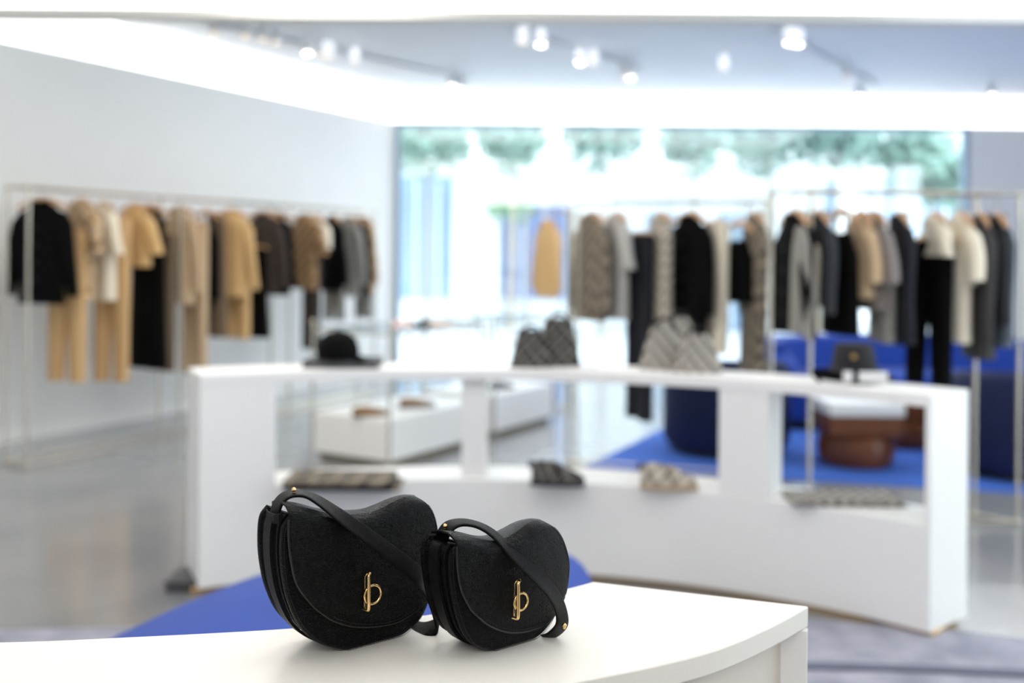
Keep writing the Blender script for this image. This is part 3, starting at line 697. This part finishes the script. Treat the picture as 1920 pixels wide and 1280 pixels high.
def garment(kind, rail, px, wpx, ybot, m, label, ztop=None, drop=.10, W=None, ysh=None, m2=None, phi=None, dpt=.05):
    (r0, r1, zr) = rail
    # point of the rail seen at column px
    lo, hi = -.6, 1.6
    for _ in range(40):
        mm = (lo+hi)/2; q_ = r0+(r1-r0)*mm
        if CX+F*q_.x/q_.y < px: lo = mm
        else: hi = mm
    mm = max(.01, min(.99, (lo+hi)/2)); q_ = r0+(r1-r0)*mm; X, Y = q_.x, q_.y
    if rail is RR_l and drop == .10: drop = .14
    W = W or {'jacket': .52, 'coat': .50, 'shirt': .50, 'top': .40, 'trousers': .34, 'skirt': .36, 'dress': .40}[kind]
    need = wpx*Y/F/W
    if phi is None:
        best = None
        for k in range(0, 105, 3):
            f_ = math.radians(k); pr = math.cos(f_)+math.sin(f_)*X/Y
            if pr > 0 and (best is None or abs(pr-need) < best[0]): best = (abs(pr-need), f_)
        phi = best[1]; 
        if best[0] > .03: W *= min(1.35, max(.6, need/max(.05, math.cos(phi)+math.sin(phi)*X/Y)))
    rz = -phi
    zb = zat(px, ybot, Y); L_ = zr-drop-zb; hw = W/2; ph = random.random()*6
    hanger((X, Y, zr), rz, 'hanger holding the '+label[0].lower()+label[1:], drop, kind in ('trousers', 'skirt'))
    t = thing({'top': 'sleeveless_top'}.get(kind, kind), (X, Y, zr-drop), label, {'top': 'top', 'jacket': 'jacket', 'coat': 'coat', 'shirt': 'shirt', 'trousers': 'trousers', 'skirt': 'skirt', 'dress': 'dress'}[kind], None, rz)
    m2 = m2 or m
    if kind in ('jacket', 'coat', 'shirt', 'dress', 'top'):
        bw = hw*(.70 if kind in ('jacket', 'coat', 'shirt') else .85)
        rr = [ring(0, 0, .012, .05, .035, k=5), ring(0, 0, -.005, .075, .045), ring(0, 0, -.045, bw*.72, dpt*.75), ring(0, 0, -.085, bw*.92, dpt*.95), ring(0, 0, -.12, bw, dpt)]
        if kind == 'top': rr = [ring(0, 0, -.10, bw*.55, .03), ring(0, 0, -.16, bw*.7, dpt*.8), ring(0, 0, -.22, bw, dpt)]
        z0 = -.12 if kind != 'top' else -.22
        nst = 10
        for j in range(1, nst+1):
            u = j/nst; fl = {'coat': 1+.10*u, 'dress': 1-.1*math.sin(PI*u)+.18*u, 'jacket': 1-.04*math.sin(PI*u), 'shirt': 1.0, 'top': 1+.02*u}[kind]
            rr.append(ring(0, 0, z0+(-L_-z0)*u+.006*math.sin(ph+u*9), bw*fl, dpt*(1+.25*u), rip=.010*u, ph=ph, k=7))
        MB().loft(rr).build('bodice' if kind in ('dress', 'top') else 'body', m, t)
        if kind == 'top':
            for s_ in (-1, 1): MB().tube([(s_*bw*.35, 0, .0), (s_*bw*.45, 0, -.12)], .006, 6).build('shoulder_strap', m, t)
        if kind in ('jacket', 'coat', 'shirt'):
            sl = min(L_*.75, .30) if kind == 'shirt' else min(L_*.95, .60)
            for s_ in (-1, 1):
                c0 = (s_*bw*.78, -.06); c1 = (s_*(hw*.98), -.06-sl)
                rg_ = []
                for j in range(8):
                    u = j/7; x = c0[0]+(c1[0]-c0[0])*(u**.7); z_ = c0[1]+(c1[1]-c0[1])*u
                    rad = .075-.028*u if kind != 'shirt' else .08-.008*u
                    rad *= min(1, W/.5)
                    rg_.append(ring(x, .01*math.sin(ph+u*4), z_, rad*(1 if j else .5), rad*.62*(1 if j else .6), 16, 1.0, .003, ph, 3))
                MB().loft(rg_).build('sleeve', m2, t)
            MB().tube([(.058*math.cos(2*PI*k/16), .042*math.sin(2*PI*k/16), .01+.012*math.sin(2*PI*k/16)) for k in range(16)], .014 if kind != 'shirt' else .009, 8, closed=True).build('collar', m2, t)
        if kind in ('jacket', 'coat'):
            bt = MB()
            for k in range(4): bt.ball((.0, -dpt-.006-.004*k, -.18-.12*k*min(1, L_/.6)), .008)
            bt.build('buttons', m if m is not M_black else mat('horn', '#2A2220', .3), t)
    elif kind == 'skirt':
        rr = []
        for j in range(9):
            u = j/8; rr.append(ring(0, 0, -L_*u, hw*(.78+.22*u), dpt*(.7+.5*u), rip=.012*u, ph=ph, k=9))
        MB().loft(rr).build('skirt_body', m, t)
        MB().loft([ring(0, 0, .004, hw*.79, dpt*.72), ring(0, 0, -.035, hw*.80, dpt*.74)]).build('waistband', m, t)
    else:
        for s_ in (-1, 1):
            rr = []
            for j in range(12):
                u = j/11; cx2 = s_*hw*(.42+.14*u); r_ = hw*(.60-.16*u if u < .3 else .60-.20*u)
                rr.append(ring(cx2, .004*s_, -.03-(L_-.03)*u, r_*.92, dpt*(.95-.1*u), 22, .85, .006*u, ph+s_, 5))
            MB().loft(rr).build('leg', m, t)
        MB().loft([ring(0, 0, 0, hw*.97, dpt*.9), ring(0, 0, -.045, hw*.99, dpt*.95), ring(0, 0, -.2, hw*1.0, dpt)]).build('waistband', m, t)
    return t
tan = mat('tan_cotton', '#CDA877', .85, var=.08, bscale=20, bump=.002); tan2 = mat('camel_cotton', '#D9B27A', .8, var=.08, bscale=14, bump=.003)
sand = mat('sand_cotton', '#C9AE8C', .85, var=.08, bscale=20); cream = mat('cream_cotton', '#EBE1CC', .85, var=.05, bscale=20)
brown = mat('dark_brown_cloth', '#3A312C', .85, var=.15, bscale=30); khaki = mat('khaki_brown', '#6E5C48', .85, var=.15, bscale=30)
grey = mat('grey_wool', '#8F8C86', .9, var=.1, bscale=50); lgrey = mat('light_grey_jersey', '#B6B3AF', .9, var=.06, bscale=40)
char = mat('charcoal_wool', '#2C2E33', .9, var=.15, bscale=50); slate = mat('slate_wool', '#5C6470', .9, var=.1, bscale=50)
taupe = mat('taupe_satin', '#7D7470', .6, var=.1, bscale=12); navyc = mat('navy_wool', '#15171F', .9, var=.1, bscale=40); dgrey = mat('dark_grey_wool', '#3E3C3C', .9, var=.12, bscale=50)
LR = (ra0, ra1, 1.93)
RR_l = (rb0, rb1, ZR1)
# left rack, from the near end
garment('jacket', LR, 78, 122, 568, M_black, 'Black jacket hanging first at the near end of the left rack')
garment('trousers', LR, 127, 68, 714, tan, 'Tan trousers below and behind the first black jacket on the left rack', drop=.3)
garment('shirt', LR, 150, 66, 560, M_tancheck, 'Tan checked shirt hanging just behind the first black jacket', drop=.09)
garment('shirt', LR, 192, 50, 560, cream, 'Cream shirt hanging over wide tan trousers on the left rack')
garment('trousers', LR, 211, 62, 714, tan, 'Wide tan trousers beneath the cream shirt on the left rack', drop=.2)
garment('shirt', LR, 252, 78, 500, tan2, 'Camel short-sleeved shirt left of the long black dress')
garment('dress', LR, 278, 68, 690, M_black, 'Long black dress hanging on the left rack between tan garments', W=.42)
garment('trousers', LR, 304, 44, 694, khaki, 'Khaki brown trousers right of the long black dress', drop=.3)
garment('jacket', LR, 336, 70, 570, sand, 'Sand jacket hanging in the middle of the left rack', W=.46)
garment('trousers', LR, 366, 42, 700, sand, 'Sand trousers hanging long at the middle of the left rack', drop=.2)
garment('top', LR, 386, 50, 560, M_black, 'Black sleeveless top beside the bare wooden hangers', drop=.12)
garment('skirt', LR, 404, 36, 630, khaki, 'Khaki brown checked skirt left of the camel puffer jacket', drop=.12)
garment('jacket', LR, 432, 88, 555, tan2, 'Camel puffer jacket hanging just left of the dark brown jacket', W=.52, dpt=.08)
garment('trousers', LR, 446, 42, 634, tan2, 'Camel trousers beneath the camel puffer jacket', drop=.25)
garment('skirt', LR, 476, 54, 632, M_black, 'Black skirt hanging below the dark brown jacket', drop=.4)
garment('jacket', LR, 492, 84, 550, brown, 'Dark brown jacket right of the camel puffer jacket')
garment('jacket', LR, 520, 60, 552, M_black, 'Black jacket touching the brown checked shirt on the left rack', W=.46)
garment('shirt', LR, 570, 66, 542, M_brncheck, 'Brown checked shirt toward the far end of the left rack')
garment('shirt', LR, 592, 40, 470, cream, 'Short cream shirt peeking out behind the brown checked shirt')
garment('trousers', LR, 585, 26, 655, brown, 'Narrow dark brown trousers hanging below the checked shirt', drop=.3)
garment('jacket', LR, 622, 48, 545, M_black, 'Black jacket left of the light grey jacket at the far end')
garment('trousers', LR, 628, 38, 600, grey, 'Grey trousers hanging below the far black jacket', drop=.3)
garment('jacket', LR, 652, 58, 556, grey, 'Light grey jacket near the far end of the left rack')
garment('jacket', LR, 672, 40, 550, M_black, 'Black jacket right of the light grey jacket')
garment('trousers', LR, 684, 26, 596, grey, 'Grey trousers last but one at the far end of the left rack', drop=.3)
garment('coat', LR, 697, 40, 550, M_tancheck, 'Tan checked coat last at the far end of the left rack')
# middle rack
MR = (rc0, rc1, ZR2)
garment('coat', MR, 1107, 62, 600, M_taucheck, 'Taupe checked long coat first on the middle rack')
garment('shirt', MR, 1155, 50, 596, lgrey, 'Light grey shirt second on the middle rack', W=.44)
garment('trousers', MR, 1200, 38, 784, navyc, 'Very long black trousers hanging down past the shelf top', drop=.22)
garment('dress', MR, 1238, 40, 690, M_beicheck, 'Beige checked dress between the long black trousers and black coat')
garment('coat', MR, 1292, 80, 640, M_black, 'Black coat at the centre of the middle rack')
garment('trousers', MR, 1342, 32, 660, cream, 'Cream trousers right of the black coat on the middle rack', drop=.14)
garment('top', MR, 1385, 52, 566, M_black, 'Black sleeveless top on the middle rack near its right end', drop=.16)
garment('coat', MR, 1428, 38, 700, M_taucheck, 'Taupe checked long coat last on the middle rack')
# right rack
RR_ = RR_l
garment('jacket', RR_, 1470, 36, 620, M_black, 'Slim black jacket first at the left end of the right rack', phi=1.45, W=.5)
garment('coat', RR_, 1492, 44, 622, grey, 'Grey long coat second on the right rack')
garment('jacket', RR_, 1532, 56, 572, char, 'Charcoal jacket hanging third on the right rack')
garment('trousers', RR_, 1514, 26, 622, cream, 'Cream trousers showing below the charcoal jacket on the right rack', drop=.3)
garment('top', RR_, 1576, 56, 625, M_black, 'Black sleeveless top with a pale bare hanger on the right rack', drop=.13)
garment('shirt', RR_, 1612, 54, 560, sand, 'Sand short-sleeved shirt left of the taupe blouse', W=.44)
garment('shirt', RR_, 1636, 60, 582, taupe, 'Taupe satin blouse in the middle of the right rack')
garment('trousers', RR_, 1655, 28, 640, grey, 'Grey trousers below the taupe blouse', drop=.3)
garment('coat', RR_, 1684, 44, 640, navyc, 'Dark navy coat left of the wide black trousers')
garment('trousers', RR_, 1742, 86, 720, M_black, 'Wide black trousers facing us on the right rack', drop=.27, W=.30)
garment('shirt', RR_, 1752, 46, 478, cream, 'Short cream top hanging above the wide black trousers', W=.4)
garment('trousers', RR_, 1797, 28, 640, cream, 'Cream trousers below the cream short-sleeved shirt', drop=.3)
garment('shirt', RR_, 1800, 54, 535, cream, 'Cream short-sleeved shirt right of the wide black trousers')
garment('coat', RR_, 1836, 46, 668, dgrey, 'Dark grey coat third from the right end of the right rack')
garment('jacket', RR_, 1868, 44, 592, char, 'Charcoal jacket second from the right end of the right rack')
garment('coat', RR_, 1896, 50, 645, slate, 'Slate blue coat last at the right end of the right rack')
garment('coat', (rd0, rd1, ZR3), 1026, 46, 556, tan2, 'Tan coat hanging alone on the far rack by the window')

# ------------------------------------------------------------------ the two handbags
BY = math.radians(38); BA = Vector((math.cos(BY), math.sin(BY), 0)); BB = Vector((-math.sin(BY), math.cos(BY), 0))
def saddle_bag(label, contact, T, top, left, bottom, right, body, lock, lea, strapA, strapB, studs, loop, gs):
    Cn = G(contact[0], contact[1], ZT); Cn.z = 0
    t = thing('handbag', (Cn.x, Cn.y, ZT), label, 'handbag')
    def pl(px, py, off=0.0):
        """local (s, z) on the upright front plane moved off metres back"""
        r_ = ray(px, py); o_ = Vector((0, 0, CAMZ)); c_ = Cn+BB*off
        k = (c_-o_).dot(BB)/r_.dot(BB); p_ = o_+r_*k; return ((p_-c_).dot(BA), p_.z-ZT)
    def W3(s, z, d): return BA*s+BB*d+Vector((0, 0, z))       # local to the empty
    zt_ = [0.2]
    def WB(s, z, d): return W3(s, max(.001, z-.018*(d/T)*max(0, min(1, (z-.10)/.06))*max(0, min(1, (s+.05)/.07))), d)
    # --- body outline
    ol = cr([pl(*q_) for q_ in body]+[pl(*body[0])], 6)[:-1]
    ol = [(s, max(z, .0015)) for s, z in ol]
    n = len(ol); gx = sum(p_[0] for p_ in ol)/n; gz = sum(p_[1] for p_ in ol)/n
    def norm_off(dist0, pts=ol):
        out_ = []
        for i in range(n):
            a_, b_5 = Vector(pts[i-2]), Vector(pts[(i+2) % n]); t_ = (b_5-a_).normalized(); nr = Vector((t_.y, -t_.x))
            if nr.dot(Vector((pts[i][0]-gx, pts[i][1]-gz))) < 0: nr = -nr
            dist = dist0*min(1, .12+max(0, pts[i][1])/.035) if dist0 < -.0025 else dist0
            q_ = Vector(pts[i])+nr*dist; out_.append((q_.x, max(q_.y, .001)))
        return out_
    def panel(d0, d1, bulge):
        rings = [[WB(gx+(s-gx)*k, gz+(z-gz)*k, d0-bulge*(1-k*k)) for s, z in ol] for k in (.02, .2, .4, .6, .75, .88, .95)]
        rings += [[WB(s, z, d0+.001) for s, z in norm_off(-.0015)], [WB(s, z, d0+.0035) for s, z in norm_off(.0)], [WB(s, z, d1-.002) for s, z in norm_off(.0)], [WB(s, z, d1) for s, z in norm_off(-.0015)]]
        rings += [[WB(gx+(s-gx)*k, gz+(z-gz)*k, d1) for s, z in ol] for k in (.9, .02)]
        return MB().loft(rings)
    panel(0, .009, .008).build('front_panel', lea, t)
    panel(T-.009, T, -.0).build('back_panel', lea, t)
    prof = [(.008, -.002), (.014, -.011), (.018, -.012), (.022, -.004), (.026, -.003), (T-.026, -.003), (T-.022, -.004), (T-.018, -.012), (T-.014, -.011), (T-.008, -.002)]
    MB().loft([[WB(s, z, d_) for s, z in norm_off(o_)] for d_, o_ in prof]).build('gusset', lea, t)
    # inner divider edge seen beside the gusset
    MB().loft([[WB(s, z, d_) for s, z in norm_off(o_)] for d_, o_ in ((.0150, -.002), (.0155, -.0005), (.0185, -.0005), (.019, -.002))]).build('divider_edge', M_strap, t)
    # stitching around the front panel
    st = MB(); on = norm_off(-.0035)
    for i in range(n):
        a_, b_5 = on[i], on[(i+1) % n]
        for k in (0.15, .65):
            p_ = (a_[0]+(b_5[0]-a_[0])*k, a_[1]+(b_5[1]-a_[1])*k); q_ = (a_[0]+(b_5[0]-a_[0])*(k+.28), a_[1]+(b_5[1]-a_[1])*(k+.28))
            st.tube([W3(p_[0], p_[1], -.0006), W3(q_[0], q_[1], -.0006)], .0005, 5)
    st.build('stitching', M_thread, t)
    # side strap running down the gusset
    i0, i1 = gs; gw = .0115; mid = T*.53
    oo = norm_off(.0025); oi = norm_off(-.001); seq = [k % n for k in range(i0, i1)]
    rings = [[WB(*oi[k], mid-gw), WB(*oo[k], mid-gw+.001), WB(*oo[k], mid+gw-.001), WB(*oi[k], mid+gw)] for k in seq]
    MB().loft(rings).build('side_strap', M_strap, t)
    # --- flap
    def curve(pts, m_=24):
        c_ = cr([pl(*q_) for q_ in pts], 10); L_ = [0]
        for i in range(1, len(c_)): L_.append(L_[-1]+math.hypot(c_[i][0]-c_[i-1][0], c_[i][1]-c_[i-1][1]))
        out_ = []
        for j in range(m_+1):
            w_ = L_[-1]*j/m_
            for i in range(1, len(c_)):
                if L_[i] >= w_-1e-9:
                    f_ = (w_-L_[i-1])/max(1e-9, L_[i]-L_[i-1]); out_.append((c_[i-1][0]+(c_[i][0]-c_[i-1][0])*f_, c_[i-1][1]+(c_[i][1]-c_[i-1][1])*f_)); break
        return out_
    NU, NV = 36, 30
    ct, cb, cl, crr = curve(top, NU), curve(bottom, NU), curve(left, NV), curve(right, NV)
    def coons(i, j):
        u, v = i/NU, j/NV; r_ = []
        for a_ in (0, 1):
            r_.append((1-v)*ct[i][a_]+v*cb[i][a_]+(1-u)*cl[j][a_]+u*crr[j][a_]-((1-u)*(1-v)*ct[0][a_]+u*(1-v)*ct[-1][a_]+(1-u)*v*cb[0][a_]+u*v*cb[-1][a_]))
        return r_
    def dep(u, v):
        return -.0045-.013*math.sin(PI*max(0, min(1, u)))**.8*math.sin(PI*(.25+.6*v))-.004*v
    rows = []
    # top surface, from the back towards the fold
    RF = .010
    for d_ in (T-.001, T*.85, T*.7, T*.55, T*.4, T*.28):
        rows.append([W3(ct[i][0]+(.022-.010*(1-i/NU))*(d_/T)**1.1+.006*max(0, i/NU-.85)/.15*(d_/T), ct[i][1]+.003*math.sin(PI*d_/T)-.001-(.010+.016*i/NU)*(d_/T)**1.6, d_) for i in range(NU+1)])
    for j, kk in ((0, 1.0), (1, .4), (2, .1)):
        rows.append([W3(*coons(i, j), dep(i/NU, j/NV)+RF*kk*1.3) for i in range(NU+1)])
    for j in range(3, NV+1):
        rows.append([W3(*coons(i, j), dep(i/NU, j/NV)) for i in range(NU+1)])
    fo = MB(); fo.loft(rows, caps=False, close=False); fo = fo.build('flap', lea, t, solid=.0032, ang=80)
    # raised rim and stitches along the flap edge
    edge = [(0, j) for j in range(3, NV)]+[(i, NV) for i in range(NU)]+[(NU, j) for j in range(NV, 2, -1)]
    ep = [W3(*coons(i, j), dep(i/NU, j/NV)) for i, j in edge]
    MBr = MB(); MBr.tube(ep, .0019, 8); k = MBr.build('rim', M_edge, fo)
    st = MB(); ins = []
    for (i, j) in edge:
        p_ = Vector(coons(i, j)); c_ = Vector((gx, gz+.01)); d2 = (c_-p_).normalized(); q_ = p_+d2*.0042; ins.append(W3(q_.x, q_.y, dep(i/NU, j/NV)-.0024))
    for i in range(len(ins)-1):
        for k in (.05, .38, .71): st.tube([ins[i].lerp(ins[i+1], k), ins[i].lerp(ins[i+1], k+.2)], .00045, 5)
    st.build('stitching', M_thread, fo)
    # --- turn lock: slot plate, upright bar and ring
    lx, ly0, ly1, rx, ry, rpx = lock
    fd = -.019
    s0, z0 = pl(lx, ly1, fd); s1, z1 = pl(lx, ly0, fd); sm = pl(lx, (ly0+ly1)/2, fd-.011)[0]-.0015
    sf = pl(lx-8, (ly0+ly1)/2, fd)[0]
    lk = MB(); wb = .0052
    rect = [(sf-.0015, z0-.002), (sf+.0075, z0-.002), (sf+.0075, z1+.002), (sf-.0015, z1+.002)]
    MB().loft([[W3(a_, b_5, d_) for a_, b_5 in rect] for d_ in (fd+.003, fd-.001)]).build('lock_plate', M_edge, t, bevel=.0012)
    lk = MB(); pts = []
    base = [(sf, z0), (sf, z1-.003), (sf+.001, z1-.0006), (sf+.004, z1)]
    lk.tube([W3(a_, b_5, fd-.0015) for a_, b_5 in base[:2]], .0007, 8, side=BB)
    lk.build('lock_frame', M_gold, t)
    sb = sm+.0015
    bar = [(sf, z1-.007, -.001), (sf+.0006, z1-.0025, -.004), (sf+.0032, z1-.0002, -.0085), (sb, z1-.0025, -.0112), (sb, z1-.008, -.0118), (sb, (z0+z1)/2, -.012), (sb, z0+.004, -.0118), (sb-.0006, z0+.0005, -.0095), (sb-.0025, z0, -.003)]
    bp = cr(bar, 4); MB().tube([W3(a_, b_5, fd+d_) for a_, b_5, d_ in bp], [min(.0024, .001+.00022*k_) for k_ in range(len(bp))], 12, side=BB).build('lock_bar', M_gold, t)
    sr, zr_ = pl(rx, ry, fd-.006); rad = rpx*Cn.y/F
    MB().tube([W3(sr+rad*math.cos(2*PI*k/40), zr_+rad*math.sin(2*PI*k/40), fd-.0065) for k in range(40)], .0019, 10, closed=True, side=BB).build('lock_ring', M_gold, t)
    # --- shoulder strap from its two edges
    A3, B3 = cr(strapA, 8), cr(strapB, 8); assert len(A3) == len(B3)
    def pt(q_): return P(q_[0], q_[1], q_[2])-Vector((Cn.x, Cn.y, ZT))
    A3 = [pt(q_) for q_ in A3]; B3 = [pt(q_) for q_ in B3]; rows = []
    for i in range(len(A3)):
        a_, b_5 = A3[i], B3[i]; tn = (A3[min(i+1, len(A3)-1)]-A3[max(i-1, 0)]); nr = (b_5-a_).cross(tn).normalized()*.0024
        rows.append([a_.lerp(b_5, .0)-nr*.6, a_.lerp(b_5, .08)-nr, a_.lerp(b_5, .5)-nr*1.25, a_.lerp(b_5, .92)-nr, b_5-nr*.6, b_5+nr*.6, a_.lerp(b_5, .92)+nr, a_.lerp(b_5, .5)+nr, a_.lerp(b_5, .08)+nr, a_+nr*.6])
    so_ = MB().loft(rows).build('shoulder_strap', M_strap, t, sub=1, ang=60)
    for q_ in studs:
        c_ = pt(q_); MB().ball(c_, .0034, n=10).ball(c_+Vector((0, 0, -.003)), .0024, n=8).build('stud', M_gold, so_)
    # strap keeper loop
    kp = [pt(q_) for q_ in loop]
    rows = [[p_+Vector((0, 0, .0065))+o_, p_+Vector((0, 0, -.0065))+o_, p_+Vector((0, 0, -.0065))+o_*0, p_+Vector((0, 0, .0065))] for p_, o_ in [(p_, Vector((0, -.0025, 0))) for p_ in kp]]
    MB().loft(rows).build('strap_loop', M_strap, t, bevel=.0006)
    return t

body1 = [(546, 968), (531, 992), (528, 1045), (534, 1098), (544, 1135), (560, 1170), (582, 1195), (605, 1209), (630, 1216), (662, 1219), (700, 1213), (741, 1199), (769, 1182), (793, 1156), (808, 1120), (815, 1070), (813, 1025), (802, 990), (786, 974), (768, 968), (740, 972), (700, 984), (650, 988), (595, 984)]
saddle_bag('Larger black creased leather saddle handbag with gold turn lock, left on the table', (662, 1219), .078,
   top=[(541, 951), (572, 954), (610, 963), (650, 966), (690, 963), (715, 955), (742, 942), (765, 934), (784, 934)],
   left=[(541, 951), (538, 992), (541, 1040), (553, 1094), (584, 1135)],
   bottom=[(584, 1135), (617, 1158), (657, 1168), (699, 1167), (741, 1158), (783, 1133)],
   right=[(784, 934), (800, 948), (811, 973), (817, 1020), (815, 1070), (802, 1108), (783, 1133)],
   body=body1, lock=(691, 1070, 1138, 698.5, 1114, 17.2), lea=M_leaA,
   strapA=[(504, 985, 1.335), (507, 962, 1.335), (514, 940, 1.34), (530, 924, 1.345), (556, 918, 1.35), (590, 926, 1.35), (630, 948, 1.34), (685, 984, 1.335), (741, 1024, 1.35), (788, 1062, 1.37), (806, 1092, 1.40), (824, 1140, 1.425), (820, 1157, 1.43), (797, 1166, 1.435), (776, 1160, 1.455), (764, 1142, 1.49)],
   strapB=[(527, 985, 1.315), (525, 962, 1.315), (531, 944, 1.318), (547, 932, 1.322), (572, 932, 1.325), (598, 948, 1.32), (636, 980, 1.313), (686, 1019, 1.322), (738, 1060, 1.338), (782, 1098, 1.357), (800, 1122, 1.39), (815, 1165, 1.408), (818, 1189, 1.405), (797, 1194, 1.405), (772, 1186, 1.425), (758, 1168, 1.46)],
   studs=[(551, 918, 1.335)], loop=[(500, 962, 1.34), (505, 968, 1.322), (514, 972, 1.309), (524, 972, 1.303), (530, 966, 1.303)], gs=(3, 62))
body2 = [(858, 1024), (847, 1042), (846, 1081), (852, 1127), (865, 1174), (877, 1197), (891, 1211), (912, 1218), (938, 1220), (971, 1213), (994, 1204), (1018, 1188), (1037, 1165), (1050, 1135), (1055, 1095), (1054, 1062), (1045, 1034), (1029, 1016), (1010, 1010), (985, 1013), (955, 1024), (925, 1030), (890, 1028)]
saddle_bag('Smaller black pebbled leather saddle handbag with gold turn lock, right on the table', (938, 1220), .074,
   top=[(853, 1008), (877, 1008), (900, 1013), (924, 1015), (947, 1010), (971, 997), (990, 985), (1008, 979), (1023, 980)],
   left=[(853, 1008), (853, 1057), (860, 1104), (877, 1140)],
   bottom=[(877, 1140), (901, 1163), (929, 1176), (959, 1179), (994, 1172), (1018, 1160), (1040, 1139)],
   right=[(1023, 980), (1041, 995), (1053, 1020), (1060, 1057), (1054, 1105), (1040, 1139)],
   body=body2, lock=(971, 1083, 1153, 976.3, 1127.5, 15.7), lea=M_leaB,
   strapA=[(813, 1052, 1.375), (812, 1030, 1.375), (817, 1004, 1.378), (833, 980, 1.38), (864, 973, 1.38), (899, 980, 1.375), (929, 996, 1.365), (959, 1024, 1.35), (994, 1054, 1.352), (1029, 1085, 1.365), (1053, 1118, 1.38), (1064, 1150, 1.39), (1064, 1172, 1.395), (1052, 1187, 1.40), (1036, 1195, 1.41), (1008, 1198, 1.44)],
   strapB=[(838, 1052, 1.352), (836, 1028, 1.352), (842, 1006, 1.352), (855, 990, 1.355), (872, 985, 1.358), (897, 990, 1.352), (924, 1008, 1.342), (955, 1044, 1.330), (992, 1082, 1.333), (1022, 1113, 1.345), (1038, 1138, 1.36), (1043, 1158, 1.372), (1041, 1172, 1.378), (1030, 1184, 1.388), (1020, 1190, 1.40), (1000, 1192, 1.43)],
   studs=[(834.5, 986, 1.362), (1058, 1172, 1.378)], loop=[(812, 1030, 1.375), (816, 1038, 1.36), (826, 1045, 1.347), (838, 1047, 1.341), (844, 1042, 1.341)], gs=(3, 60))
